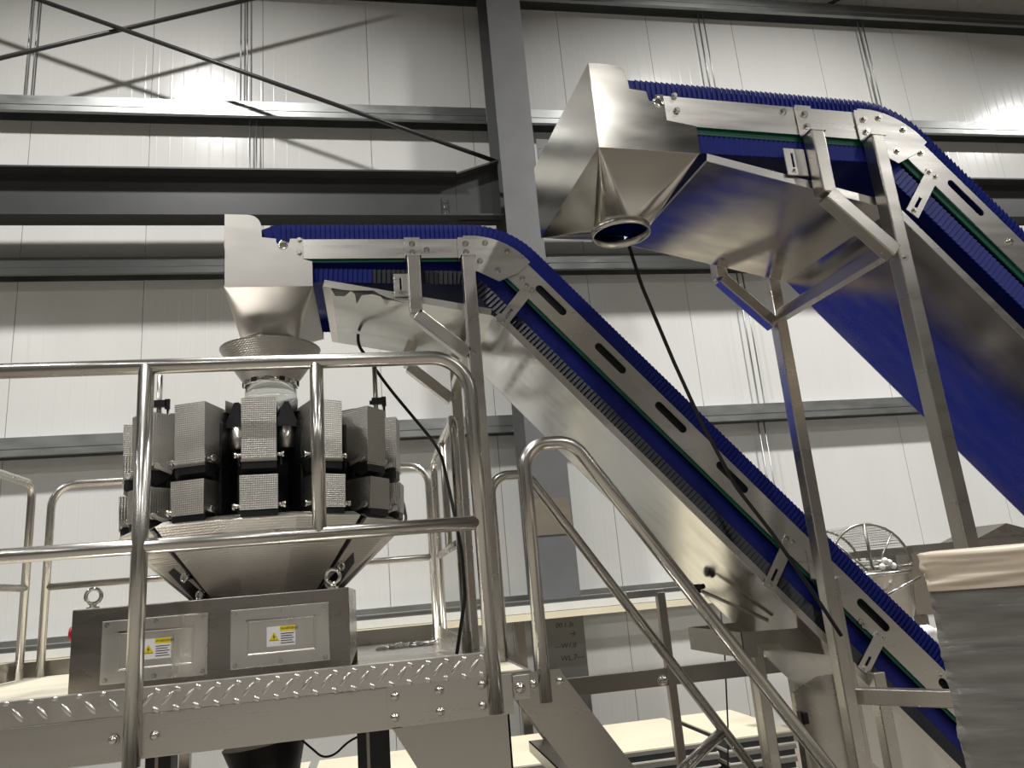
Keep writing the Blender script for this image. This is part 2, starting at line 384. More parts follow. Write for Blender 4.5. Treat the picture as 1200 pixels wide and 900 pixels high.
# ---------------------------------------------------------------- conveyors
def make_conveyor(P):
    yaw, vn, W = P['yaw'], P['vn'], P['W']; vf = vn+W
    root = thing('incline_conveyor', P['label'], 'conveyor', (P['org'][0], P['org'][1], 0), None, yaw)
    zt, ub, th, hf, hi, bh, g, uc, r = P['zt'], P['ub'], R(P['ang']), P['hf'], P['hi'], P['bh'], P['g'], P['uc'], P['r']
    at = lambda x, y, v=vn: on_local(x, y, v, yaw)
    d1 = Vector((1, 0)); d2 = Vector((math.cos(th), -math.sin(th))); n2 = Vector((math.sin(th), math.cos(th)))
    B = Vector((ub, zt)); L = P['L']; tb = r*math.tan(th/2)
    inc = lambda s, o=0: B+d2*s+n2*o       # point on the incline: s along, o outward of the frame's top edge
    # ---- belt path (base of the side plates)
    path = []
    def seg(a, b, nrm, n):
        for i in range(n): path.append((a.lerp(b, i/n), nrm))
    def arc(c, rad, a0, a1, n, sgn=1):
        for i in range(n):
            a = a0+(a1-a0)*i/n; e = Vector((math.cos(a), math.sin(a))); path.append((c+e*rad, e*sgn))
    up = Vector((0, 1)); pi2 = math.pi/2
    seg(Vector((uc, zt)), Vector((ub-tb, zt)), up, 30)
    ctr = Vector((ub-tb, zt-r)); arc(ctr, r, pi2, pi2-th, 14)
    pe = inc(L); seg(inc(tb), pe, n2, 60)
    g2 = P['g2']; tc = pe-n2*(g2/2); arc(tc, g2/2, pi2-th, pi2-th-math.pi, 12)
    K = inc(P['ks'], -g2); q0 = Vector((uc, zt-g)); nr = (q0-K).normalized(); nr = Vector((-nr.y, nr.x)); nr = nr if nr.y < 0 else -nr
    K1, K2 = K+d2*.07, K+(q0-K).normalized()*.07
    seg(pe-n2*g2, K1, -n2, 60)
    for i in range(14):
        f = i/14; path.append(((K1.lerp(K, f)).lerp(K.lerp(K2, f), f), (-n2).lerp(nr, f).normalized()))
    seg(K2, q0, nr, 30)
    arc(Vector((uc, zt-g/2)), g/2, -pi2, -pi2-math.pi, 12)
    path.append(path[0])
    pts = [p for p, _ in path]
    belt = MB(); ribs = {1: MB(), -1: MB()}; ret0 = 30+14+60+12; v0, v1 = vn+P['inset']+.004, vf-P['inset']-.004
    ring = []
    for p, n in path:
        q = p-n*.008; ring.append((p, q))
    vs = []; fs = []
    for p, q in ring: vs += [(p.x, v0, p.y), (p.x, v1, p.y), (q.x, v1, q.y), (q.x, v0, q.y)]
    for i in range(len(ring)-1):
        a, b = 4*i, 4*i+4
        for k in range(4): fs.append((a+k, a+(k+1) % 4, b+(k+1) % 4, b+k))
    belt.add(vs, fs)
    # louvred side plates along both edges, with the sealing strip behind them
    dist = [0]
    for i in range(1, len(pts)): dist.append(dist[-1]+(pts[i]-pts[i-1]).length)
    total = dist[-1]; npl = int(total/P['pitch']); step = total/npl; j = 0
    for k in range(npl):
        s = (k+.5)*step
        while dist[j+1] < s: j += 1
        f = (s-dist[j])/max(dist[j+1]-dist[j], 1e-6)
        p = pts[j].lerp(pts[j+1], f); n = path[j][1].lerp(path[j+1][1], f).normalized(); t = Vector((n.y, -n.x))
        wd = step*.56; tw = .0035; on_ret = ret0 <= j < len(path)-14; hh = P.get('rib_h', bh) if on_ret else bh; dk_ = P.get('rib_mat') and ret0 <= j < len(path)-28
        i2 = min(j+1, len(path)-1); dl = (pts[i2]-pts[j]).length; kap = (path[j][1].angle(path[i2][1]) if dl > 1e-6 else 0)/max(dl, 1e-6)
        if path[j][1].lerp(path[i2][1], .5).length and (path[i2][1]-path[j][1]).dot(pts[i2]-pts[j]) < 0: kap = -kap
        kf = max(.2, 1+kap*bh)
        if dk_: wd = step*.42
        for vv, sg in ((vn+P['inset'], 1), (vf-P['inset'], -1)):
            def q(a, h, vo): e = p+t*a+n*h; return (e.x, vv+sg*vo, e.y)
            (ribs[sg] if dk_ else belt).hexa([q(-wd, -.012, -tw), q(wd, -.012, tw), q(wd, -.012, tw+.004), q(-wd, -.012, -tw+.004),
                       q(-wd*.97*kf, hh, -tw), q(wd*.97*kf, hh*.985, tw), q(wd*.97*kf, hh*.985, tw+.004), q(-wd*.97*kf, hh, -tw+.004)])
    for vv in (vn+P['inset']+.016, vf-P['inset']-.018):
        vs = []; fs = []
        for pi_, (p, n) in enumerate(path):
            e = p+n*(P.get('rib_h', bh) if ret0 <= pi_ < len(path)-13 else bh)*.9; vs += [(p.x, vv, p.y), (e.x, vv, e.y)]
        for i in range(len(path)-1): fs.append((2*i, 2*i+1, 2*i+3, 2*i+2))
        belt.add(vs, fs)
    bo = belt.build('belt', 'blue', root, normals=False)
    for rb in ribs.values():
        if rb.v: rb.build('shaded_rib_row', P['rib_mat'], bo, normals=False)  # return-run plates of the same belt, coloured dark to stand for shade
    # hinge edges of the return belt: a smooth band between the frame and the plates
    eb = MB()
    for vv in (vn+.045, vf-.049):
        vs = []; fs = []
        lo = path[30+14+60+12:30+14+60+12+60+14+30]
        for p, n in lo:
            e = p-n*(g2-hi-P['green']*.4); f2 = p+n*.03
            vs += [(f2.x, vv, f2.y), (e.x, vv, e.y), (e.x, vv+.004, e.y), (f2.x, vv+.004, f2.y)]
        for i in range(len(lo)-1):
            a, b = 4*i, 4*i+4
            for k in range(4): fs.append((a+k, a+(k+1) % 4, b+(k+1) % 4, b+k))
        eb.add(vs, fs)
    eb.build('module_edge', 'blue_d', bo)
    # ---- side frames: straight plates with slots, corner plate, green wear strip
    u0 = P['u0']; tbo = tb*.7
    for side in (0, 1):
        va, vd = (vn, -.004) if side == 0 else (vf, .004)
        m = MB(); m.prism([(u0, zt-hf), (ub-tbo, zt-hf), (ub-tbo, zt), (u0, zt)], lambda u, z: (u, va, z), (0, vd, 0))
        m.box(u0, ub-tbo, min(va, va-vd*5), max(va, va-vd*5), zt-.004, zt) if side == 0 else None
        s0, s1 = tbo, L-.02
        holes = []
        for sc, hl in P['slots']:
            hw = P['slot_w']/2; oc = P.get('slot_o', -.5)*hi
            loop = [(sc-hl+math.cos(a)*hw, oc+math.sin(a)*hw) for a in [pi2+i*math.pi/8 for i in range(9)]]+[(sc+hl+math.cos(a)*hw, oc+math.sin(a)*hw) for a in [-pi2+i*math.pi/8 for i in range(9)]]
            holes.append(loop)
        def to3(s, o): e = inc(s, o); return (e.x, va, e.y)
        m.prism([(s0, -hi), (s1, -hi), (s1, 0), (s0, 0)], to3, (0, vd, 0), holes)
        fo = m.build('side_frame', 'steel_h', root)
        # the corner plate over the bend
        cp = MB(); top = [(ctr.x+math.cos(a)*(r+.012), ctr.y+math.sin(a)*(r+.012)) for a in [pi2-th*i/10 for i in range(11)]]
        lo2 = inc(tb*.95, -P['cp_h']); poly = [(ub-tb-.03, zt+.012)]+top+[tuple(inc(tb+.02, .012)), tuple(inc(tb+.02, -hi*.55)), tuple(lo2), (ub-tb+.02, zt-P['cp_h']), (ub-tb-.03, zt-P['cp_h']*.93)]
        cp.prism(poly, lambda u, z: (u, va+(vd*2 if side == 0 else vd), z), (0, vd*.6, 0))
        co = cp.build('corner_plate', 'steel_h', root)
        if side == 0:
            for x, y in P['corner_bolts']: u, z = at(x, y); bolt(co, (u, vn-.010, z), 1.15)
            for x, y in P['frame_bolts']: u, z = at(x, y); bolt(fo, (u, vn-.004, z), 1.1)
        # dark interior skin seen through the slots, and the green strip
        gs = MB(); v2 = vn+.006 if side == 0 else vf-.012
        gs.box(u0, ub-tbo-.02, v2, v2+.006, zt-hf-P['green'], zt-hf+.004)
        ss = tbo+.0; gp = [inc(ss, -hi+.004), inc(s1, -hi+.004), inc(s1, -hi-P['green']), inc(ss, -hi-P['green'])]
        gs.prism([tuple(p) for p in gp], lambda u, z: (u, v2, z), (0, .006, 0))
        gs.build('wear_strip', 'green', root)
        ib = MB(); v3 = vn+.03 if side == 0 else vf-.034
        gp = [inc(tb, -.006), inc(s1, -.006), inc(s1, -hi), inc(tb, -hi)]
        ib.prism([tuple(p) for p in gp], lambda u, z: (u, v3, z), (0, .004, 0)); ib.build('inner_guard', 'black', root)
    # cross shafts and the nose roller
    m = MB(); m.cyl((uc, vn+.03, zt-g/2), (uc, vf-.03, zt-g/2), g/2-.012, 20); m.build('nose_roller', 'steel', root)
    ru, rz = at(*P['roller']); ro = MB(); ro.torus((ru, vn-.006, rz), .016, .005, (1,0,0), (0,0,1)); ro.cyl((ru, vn+.02, rz), (ru, vn-.010, rz), .010, 12); ro.build('roller_bearing', 'chrome', root)
    m = MB(); m.cyl((tc.x, vn+.02, tc.y), (tc.x, vf-.02, tc.y), g/2-.012, 20); m.build('tail_roller', 'steel', root)
    # ---- drip tray
    pn = P['pan']; lip = P['lip']; pv0, pv1 = vn+.002, vf+P.get('pan_over', 0)
    prof = [Vector(p) for p in pn]; t = .0025
    ta = MB()
    for a, b in zip(prof, prof[1:]):
        d = (b-a).normalized(); n = Vector((-d.y, d.x))
        q = lambda p, v, o: ((p+n*o).x, v, (p+n*o).y)
        ta.hexa([q(a, pv0, -t), q(b, pv0, -t), q(b, pv1, -t), q(a, pv1, -t), q(a, pv0, 0), q(b, pv0, 0), q(b, pv1, 0), q(a, pv1, 0)])
    to = ta.build('drip_tray', P['pan_mat'], root)
    li = MB()
    for i, (a, b) in enumerate(zip(prof, prof[1:])):
        d = (b-a).normalized(); n = Vector((-d.y, d.x))
        q = lambda p, v, o: ((p+n*o).x, v, (p+n*o).y)
        e = .012 if i == 0 else -.012
        a2, b3 = (a, b-d*.01) if i == 0 else (a+d*.01, b)
        for v in (pv0-.003, pv1):
            li.hexa([q(a2, v, -.003), q(b3, v, -.003), q(b3, v+.003, -.003), q(a2, v+.003, -.003), q(a2, v, lip), q(b3, v, lip), q(b3, v+.003, lip), q(a2, v+.003, lip)])
    a = prof[0]; d = (prof[1]-a).normalized(); n = Vector((-d.y, d.x))
    c1, c2 = a-n*.003, a+n*lip
    li.hexa([(c1.x, pv0, c1.y), (c1.x+P['lip_w'], pv0, c1.y-.2*P['lip_w']), (c1.x+P['lip_w'], pv1, c1.y-.2*P['lip_w']), (c1.x, pv1, c1.y), (c1.x-.003, pv0, c1.y+.002), (c1.x+P['lip_w'], pv0, c1.y+.0015-.2*P['lip_w']), (c1.x+P['lip_w'], pv1, c1.y+.0015-.2*P['lip_w']), (c1.x-.003, pv1, c1.y+.002)])
    li.build('tray_lip', 'steel_h', to)
    # tray hangers
    def hanger(A, Bp, w, slot=True):
        A, Bp = Vector(A), Vector(Bp); d = (Bp-A).normalized(); s = Vector((-d.y, d.x)); ln = (Bp-A).length
        poly = [(-.0, -w/2), (ln, -w/2), (ln, w/2), (0, w/2)]
        hs = [[(ln*.62, -.006), (ln*.86, -.006), (ln*.86, .006), (ln*.62, .006)]] if slot else []
        hm = MB(); hm.prism(poly, lambda i, j: ((A+d*i+s*j).x, vn-.006, (A+d*i+s*j).y), (0, -.003, 0), hs)
        ho = hm.build('tray_hanger', 'steel_h', root)
        for fr, off in ((.06, -.014), (.06, .014), (.92, 0)):
            p = A+d*ln*fr+s*off; bolt(ho, (p.x, vn-.009, p.y), .9)
    for pa, pb, w in P['hangers']: hanger(at(*pa), at(*pb), w)
    # slotted ear on the first leg
    u, z = at(*P['ear']); m = MB(); ew, eh = P['ear_size']
    m.prism([(u, z), (u+ew, z), (u+ew, z+eh), (u, z+eh)], lambda i, j: (i, vn-.008, j), (0, -.004, 0), [[(u+ew*.32, z+eh*.3), (u+ew*.42, z+eh*.3), (u+ew*.42, z+eh*.82), (u+ew*.32, z+eh*.82)]])
    eo = m.build('slotted_ear', 'steel_h', root, .002); bolt(eo, (u+ew*.37, vn-.012, z+eh*.18), .8)
    # ---- discharge hopper
    hu0, hu1, hzb, zo, ro_, ho_u, ho_v = P['hop']
    poly = P['hop_front']
    m = MB()
    m.prism(poly, lambda u, z: (u, vn-.0045, z), (0, -.0025, 0)); m.prism(poly, lambda u, z: (u, vf+.0045, z), (0, .0025, 0))
    ztop = poly[0][1]
    m.box(hu0, hu0+.0025, vn-.007, vf+.007, hzb, ztop)
    n = 32; per = []
    q0 = [(hu0, vn-.007), (hu1, vn-.007), (hu1, vf+.007), (hu0, vf+.007)]
    # square-to-round transition: flat triangles on the sides, conical corners
    cs = []; k = 14
    for ci, a0 in ((0, 225), (1, 315), (2, 45), (3, 135)):
        for i in range(k+1):
            a = R(a0-45+90*i/k); cs.append((ci, (ho_u+ro_*math.cos(a), ho_v+ro_*math.sin(a))))
    for ci in range(4):
        row = [p for c_, p in cs if c_ == ci]; cpt = (*q0[ci], hzb); nx = (*q0[(ci+1) % 4], hzb)
        fan = [cpt]+[(*p, zo) for p in row]; m.add(fan, [(0, i, i+1) for i in range(1, k+1)])
        m.add([cpt, (*row[-1], zo), nx], [(0, 1, 2)])
    m.add([(hu0, vn-.009, hzb-.004), (hu1, vn-.009, hzb-.004), (hu1, vn-.009, hzb+.004), (hu0, vn-.009, hzb+.004)], [(0, 1, 2, 3)])
    ho = m.build('discharge_hopper', P['hop_mat'], root)
    mdf = ho.modifiers.new('sheet', 'SOLIDIFY'); mdf.thickness = .0015
    m = MB(); m.lathe([(ro_, zo+.004), (ro_+.004, zo), (ro_+.004, zo-.022), (ro_-.003, zo-.022), (ro_-.003, zo+.002)], (ho_u, ho_v), 40)
    m.build('outlet_ring', 'tube', ho)
    for x, y in P['hop_bolts']: u, z = at(x, y); bolt(ho, (u, vn-.007, z), 1.0)
    # ---- legs
    lw = P['lw']; legz = P['leg_z']
    for side in (0, 1):
        vc = vn-.010-lw/2 if side == 0 else vf+.010+lw/2; fv = vn-.008 if side == 0 else vf+.008
        m = MB(); m.bar((P['uA'], vc, zt-hf-.012), (P['uA'], vc, legz), lw, lw, (1, 0, 0)); lo_ = m.build('leg', 'steel', root, .004)
        zb = MB(); pth = [(P['uZ'], vc, zt-hf-.012), (P['uZ'], vc, P['zZ']), (P['uA']-lw/2, vc, P['zZ']-(P['uA']-lw/2-P['uZ'])*P.get('zs', .9))]
        for a, b in zip(pth, pth[1:]):
            zb.bar(a, b, lw, lw, (0, 1, 0))
        zo_ = zb.build('brace', 'steel', root, .004)
        for u_, own in ((P['uA'], lo_), (P['uZ'], zo_)):
            pm = MB(); w = lw*.62
            pm.box(u_-w, u_+w, min(fv, fv+(-.004 if side == 0 else .004)), max(fv, fv+(-.004 if side == 0 else .004)), zt-hf-.012, zt+.004)
            y0, y1 = (vc-lw*.55, fv) if side == 0 else (fv, vc+lw*.55)
            pm.box(u_-w, u_+w, y0, y1, zt-hf-.016, zt-hf-.010)
            po = pm.build('mounting_plate', 'steel_h', own)
            if side == 0:
                for zz in (.3, .75): bolt(po, (u_, fv-.004, zt-hf*zz), 1.2)
        if side == 0:
            bolt(lo_, (P['uA']-lw*.1, vc-lw/2, P['zX']-.06), .9)
    v_a, v_b = vn-.010-lw/2, vf+.010+lw/2
    MB().bar((P['uA'], v_a+lw/2, P['zX']), (P['uA'], v_b-lw/2, P['zX']), lw*.9, lw*.9).build('cross_bar', 'steel', root, .003)
    return root, at, inc, d2, n2

# the smaller conveyor, feeding the weigher
PS = dict(label='smaller blue belt incline conveyor discharging into the round funnel above the weigher', yaw=0.0, vn=2.95, W=.66, org=(.5, 3.28),
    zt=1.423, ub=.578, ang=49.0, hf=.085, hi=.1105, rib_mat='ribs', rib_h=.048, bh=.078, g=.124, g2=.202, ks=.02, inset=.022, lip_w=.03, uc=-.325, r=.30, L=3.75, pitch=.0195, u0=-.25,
    slots=[(.335+i*.348, .068) for i in range(4)]+[(2.16, .068), (2.6, .068)], slot_w=.034, slot_o=-.40, cp_h=.15, green=.012,
    corner_bolts=[(568, 286), (594, 296), (562, 307), (583, 318)], frame_bolts=[(500, 293), (612, 327), (955, 647), (1008, 728), (1012, 733), (1103, 791)],
    roller=(332, 288), pan=[(-.165, 1.222), (.515, 1.082), (2.942, -1.710)], lip=.026, pan_mat='film', pan_over=.04,
    hangers=[((622, 335), (586, 381), .05), ((926, 630), (899, 690), .05), ((1032, 743), (1010, 786), .05)],
    ear=(462, 349), ear_size=(.075, .10), hop=(-.543, -.205, 1.222, 1.10, .118, -.41, 3.28),
    hop_front=[(-.543, 1.533), (-.543, 1.222), (-.205, 1.222), (-.205, 1.325), (-.24, 1.335), (-.24, 1.425), (-.29, 1.425), (-.295, 1.405), (-.31, 1.390), (-.33, 1.392), (-.345, 1.41), (-.345, 1.425), (-.40, 1.432), (-.402, 1.478)]+arc2((-.455, 1.478), .053, 20, 90, 5)[0:],
    hop_bolts=[(351, 282), (351, 297)], hop_mat='satin', lw=.052, leg_z=-.2615, uA=.42, uZ=.197, zZ=1.075, zs=.88, zX=.965)
conv_s, at_s, inc_s, d2s, n2s = make_conveyor(PS)
# torn protective film hanging off the tray of the smaller conveyor
m = MB(); jag = [(388, 339), (393, 347), (404, 347), (411, 341), (416, 345), (418, 356), (424, 346), (434, 345), (438, 341), (444, 345), (449, 351), (460, 352), (474, 355), (440, 345.5), (400, 340)]
top = [(384, 336), (478, 352)]
def tray_pt(x, y):
    d = ray(x, y); return d*((1.2145-.034)/(d.z+.2059*d.x))
ptsj = [tray_pt(x, y) for x, y in jag]
tray_s = [c for c in conv_s.children if c.name.startswith('drip_tray')][0]
m.prism([(p.x, p.y) for p in ptsj], lambda u, v: (u, v, 1.2165-(u+.165)*.2059), (0, 0, -.002)); m.build('torn_film', 'black', tray_s)['label'] = 'torn black edge of peeled film'
# lower legs, feed guard, catch tray and base bar of the smaller conveyor
ul, zl = at_s(958, 660)
for side in (0, 1):
    vc = 2.95-.036 if side == 0 else 3.61+.036
    lg2 = MB().bar((ul+.012, vc, zl-.06), (ul+.012, vc, -H), .06, .052, (1, 0, 0)).build('leg', 'steel', conv_s, .004)
    fv = 2.942 if side == 0 else 3.614
    pp_ = MB().box(ul-.045, ul+.05, fv, fv+.004, zl-.06, zl+.06)
    pp_.box(ul-.05, ul+.07, min(fv, vc)-.012, max(fv, vc)+.0, zl-.064, zl-.058)
    po = pp_.build('mounting_plate', 'steel_h', lg2)
    if side == 0:
        MB().hexa([(ul-.048, 2.86, zl-.070), (ul+.02, 2.86, zl-.070), (ul+.03, 2.94, zl-.062), (ul-.048, 2.94, zl-.062), (ul-.048, 2.86, zl-.068), (ul+.02, 2.86, zl-.068), (ul+.03, 2.94, zl-.058), (ul-.048, 2.94, zl-.058)]).build('bracket_flange', 'chrome', lg2)
        for zz in (.02, -.035): bolt(po, (ul-.01, fv, zl+zz), 1.2)
a_, b_ = onY(1003, 815, 2.80), None
br = ray(1122, 819); b_ = br*(a_.z/br.z)
MB().bar(a_, b_, .05, .055).build('base_bar', 'steel', conv_s, .003)
pu, pz = at_s(1022, 787, 2.95)
MB().bar((pu, 2.93, pz), (pu, 2.93, -H), .05, .05, (1, 0, 0)).build('leg', 'steel', conv_s, .003)
gp = [on_local(x, y, 2.93, 0) for x, y in ((930, 812), (958, 793), (1000, 787), (1003, 900), (952, 900), (938, 850))]
gu = MB().prism(gp+[], lambda u, z: (u, 2.93, z), (0, .012, 0)).build('feed_guard', 'steel', conv_s)
lu, lz = on_local(940, 841, 2.93, 0)
MB().box(lu-.012, lu+.012, 2.905, 2.93, lz-.02, lz+.02).box(lu-.018, lu-.008, 2.905, 2.93, lz-.026, lz+.026).build('latch', 'black', gu)
cu0, cz1 = on_local(868, 741, 3.05, 0); cu1, _ = on_local(975, 746, 3.05, 0); _, cz0 = on_local(868, 772, 3.05, 0)
m = MB(); m.prism([(cu0, cz1), (cu1, cz1-.01), (cu1, cz0-.03), (cu0+.18, cz0+.015), (cu0+.16, cz0+.04), (cu0+.06, cz0+.05), (cu0+.06, cz0-.0), (cu0, cz0)], lambda u, z: (u, 3.05, z), (0, .003, 0))
m.box(cu0, cu0+.003, 3.05, 3.60, cz0, cz1); m.box(cu0, cu1, 3.60, 3.603, cz0, cz1)
m.build('catch_tray', 'darksteel', conv_s)
ku, kz = onY(815, 690, 3.5).x, onY(815, 690, 3.5).z
m = MB(); m.cyl((ku, 3.5, kz+.02), (ku, 3.5, kz-.02), .025, 14); m.cyl((ku, 3.5, kz), (ku+.02, 3.45, kz+.01), .012, 10); m.build('tray_knob', 'black', conv_s)
m = MB(); a, b = onY(823, 693, 3.45), onY(900, 727, 3.2); m.cyl(a, b, .008, 8); m.build('tray_stay', 'darksteel', conv_s)

# the taller conveyor
yb = R(4.5)
PB = dict(label='taller blue belt incline conveyor with the big pointed steel hopper, upper right', yaw=yb, vn=1.965, W=.626, org=(1.899, 2.278),
    zt=1.4923, ub=2.0267, ang=48.0, hf=0.1063, hi=0.1025, bh=0.0608, g=.137, g2=.150, ks=.03, inset=.010, lip_w=.003, uc=1.045, r=0.2848, L=3.417, pitch=.0185, u0=1.1107,
    slots=[(.38+i*.38, .071) for i in range(7)], slot_w=.030, slot_o=-.42, cp_h=0.1566, green=.021,
    corner_bolts=[(1027, 140), (1056, 154), (1028, 163), (1049, 179)], frame_bolts=[(917, 132), (1078, 180), (1182, 284)],
    roller=(770, 121), pan=[(1.2530, 1.2673), (1.9318, 1.1258), (3.9870, -1.1581)], lip=.025, pan_mat='pan', pan_over=.0,
    hangers=[((1092, 203), (1067, 252), .052), ((1262, 372), (1238, 420), .052)],
    ear=(921, 207), ear_size=(.081, .10), hop=(0.8828, 1.2293, 1.2882, 1.1752, 0.0997, 1.0727, 2.2878),
    hop_front=[(0.8828, 1.5891), (0.8828, 1.2882), (1.2293, 1.2882), (1.2322, 1.3859), (1.1296, 1.4002), (1.1296, 1.4951), (1.1012, 1.4923), (1.0964, 1.4666), (1.0774, 1.4666), (1.0708, 1.5018), (1.0138, 1.5056), (1.0100, 1.5521)]+arc2((0.9721, 1.5521), .038, 20, 90, 5),
    hop_bolts=[(789, 114), (792, 131)], hop_mat='bright', lw=.050, leg_z=-H, uA=1.8843, uZ=1.6470, zZ=1.1439, zs=.95, zX=0.9778)
conv_b, at_b, inc_b, d2b, n2b = make_conveyor(PB)

# ---------------------------------------------------------------- work platform
PX0, PX1, PY0, PY1, ZD = -1.90, .47, 2.5, 4.78, -.262
pf = thing('work_platform', 'raised stainless work platform with tube guardrails carrying the weigher', 'platform', (-.7, 3.6, 0))
dk = MB().box(PX0, PX1, PY0+.035, PY1, ZD-.02, ZD).build('deck', 'steel', pf)
m = MB(); m.box(PX0+.03, -1.0, PY0+.05, PY1-.02, ZD, ZD+.003); m.box(-.05, PX1-.02, PY0+.06, 2.86, ZD, ZD+.003); m.build('deck_film', 'deckfilm', dk)['label'] = 'cream protective film on the deck'
fm = MB()
for i in range(9):
    for j in range(3):
        x, y = -.02+i*.035, 4.2+j*.06
        fm.add([(x, y, ZD+.006+.02*random.random()), (x+.035, y-.01, ZD+.006+.02*random.random()), (x+.035, y+.05, ZD+.006+.01*random.random()), (x, y+.06, ZD+.005)], [(0, 1, 2, 3)])
fm.build('film_scrap', 'bag', dk, normals=False)
def toe(x0, x1, style, name='kick_plate'):
    m = MB(); m.box(x0, x1, PY0, PY0+.004, -.262, -.194)
    m.box(x0, x1, PY0+.004, PY0+.05, -.1965, -.194)
    pitch = .0555 if style else .0625; n = int((x1-x0)/pitch)
    def lug(x, z, ln, tilt):
        a = R(tilt); vs = []; fs = []
        d = Vector((math.cos(a), 0, math.sin(a))); s = Vector((-math.sin(a), 0, math.cos(a))); K = 10
        for i in range(K+1):
            f = i/K*2-1; w = .0065*math.sqrt(max(0, 1-f*f))+.0002
            for e, y in ((-1, 0), (-.5, -.0035), (.5, -.0035), (1, 0)):
                hgt = y*(1-f*f)
                vs.append(Vector((x, PY0, z))+d*f*ln/2+s*e*w+Vector((0, hgt, 0)))
        for i in range(K):
            for e in range(3): fs.append((4*i+e, 4*i+e+1, 4*i+5+e, 4*i+4+e))
        m.add(vs, fs, True)
    for i in range(n):
        x = x0+(i+.5)*pitch
        if style:
            lug(x, -.228, .048, 48); lug(x+pitch/2, -.206, .022, -35); lug(x+pitch*.42, -.256, .024, -40)
        else:
            lug(x, -.232, .048, -50); lug(x+pitch/2, -.199, .018, 0)
    return m.build(name, 'panel', pf, normals=False)
toe(PX0, -.70, 0); toe(-.685, .345, 1)
m = MB(); m.box(PX0, .345, PY1-.004, PY1, ZD, -.18); m.build('kick_plate', 'darksteel', pf)
m = MB(); m.box(.345, .349, 3.42, PY1-.01, ZD, -.19); m.build('kick_plate', 'steel', pf)
m = MB(); m.box(PX0, PX0+.004, PY0+.05, PY1, ZD, -.17); m.build('kick_plate', 'darksteel', pf)
# fascia beams
MB().box(PX0, -.693, PY0+.012, PY0+.06, -.385, -.266).build('fascia', 'steel_h', pf, .002)
MB().box(-.69, .06, PY0+.008, PY0+.06, -.383, -.266).build('fascia', 'steel_h', pf, .002)
gp = MB().box(.018, .40, PY0+.002, PY0+.008, -.378, -.262).build('corner_gusset', 'steel_h', pf, .001)
for x, y in ((463, 816), (463, 841), (515, 809), (516, 834), (565, 802), (566, 827)):
    q = onY(x, y, PY0); bolt(gp, (q.x, PY0+.002, q.z), 1, DOME)
lgm = MB().prism([(.025, -.372), (.10, -.50), (.20, -.75), (.20, -H), (.385, -H), (.385, -.372)], lambda x, z: (x, PY0+.008, z), (0, .006, 0))
lgm.box(.379, .385, PY0+.008, PY0+.10, -H, -.372); lgm.build('leg_plate', 'steel', pf)
for (x, y) in ((-1.86, 2.56), (-1.86, 4.7), (.40, 4.7), (.34, 2.62)):
    MB().bar((x, y, ZD-.02), (x, y, -H), .08, .08, (1, 0, 0)).build('leg', 'darksteel', pf, .004)
MB().bar((PX0, PY1-.04, ZD-.07), (PX1, PY1-.04, ZD-.07), .05, .10).build('rear_beam', 'steel', pf)
# railings
RT = .024
zr, zm = .768, .206
rail = MB(); rail.tube(bend([(-4.2+2.32, PY0, zr), (.335, PY0, zr), (.345, PY0, -.372)], .13, 10), RT, 16)
fr = rail.build('guardrail', 'tube', pf)
MB().tube([(-1.88, PY0, zm), (.335, PY0, zm)], RT*.95, 14).build('mid_rail', 'tube', fr)
q = onY(172, 430, PY0); q2 = onY(156, 890, PY0)
pm = MB().tube([(-.69, PY0-.004, zr), (-.692, PY0-.004, -.40)], RT, 16).build('post', 'tube', fr)
for dx in (-.055, .055): bolt(pf, (-.69+dx, PY0+.008, -.325), 1, DOME)
MB().tube([(-.168, PY0, zr), (-.168, PY0, zm)], RT*.92, 14).build('post', 'tube', fr)
br_ = MB(); br_.tube(bend([(-1.78, 4.72, ZD), (-1.78, 4.72, zr), (.335, 4.72, zr), (.335, 4.72, ZD)], .13, 8), .021, 14)
bo_ = br_.build('guardrail', 'tube', pf)
MB().tube([(-1.78, 4.72, zm), (.335, 4.72, zm)], .019, 12).build('mid_rail', 'tube', bo_)
for (x, y0, y1) in ((.37, 3.42, 4.66), (-1.86, 2.62, 4.66)):
    s_ = MB(); s_.tube(bend([(x, y0, ZD-.03), (x, y0, zr), (x, y1, zr), (x, y1, ZD-.03)], .08, 8), .021, 14); so = s_.build('guardrail', 'tube', pf)
    MB().tube([(x, y0, zm), (x, y1, zm)], .019, 12).build('mid_rail', 'tube', so)
    MB().tube([(x, (y0+y1)/2-.05, zr), (x, (y0+y1)/2-.05, zm)], .019, 12).build('post', 'darksteel' if x > 0 else 'tube', so)

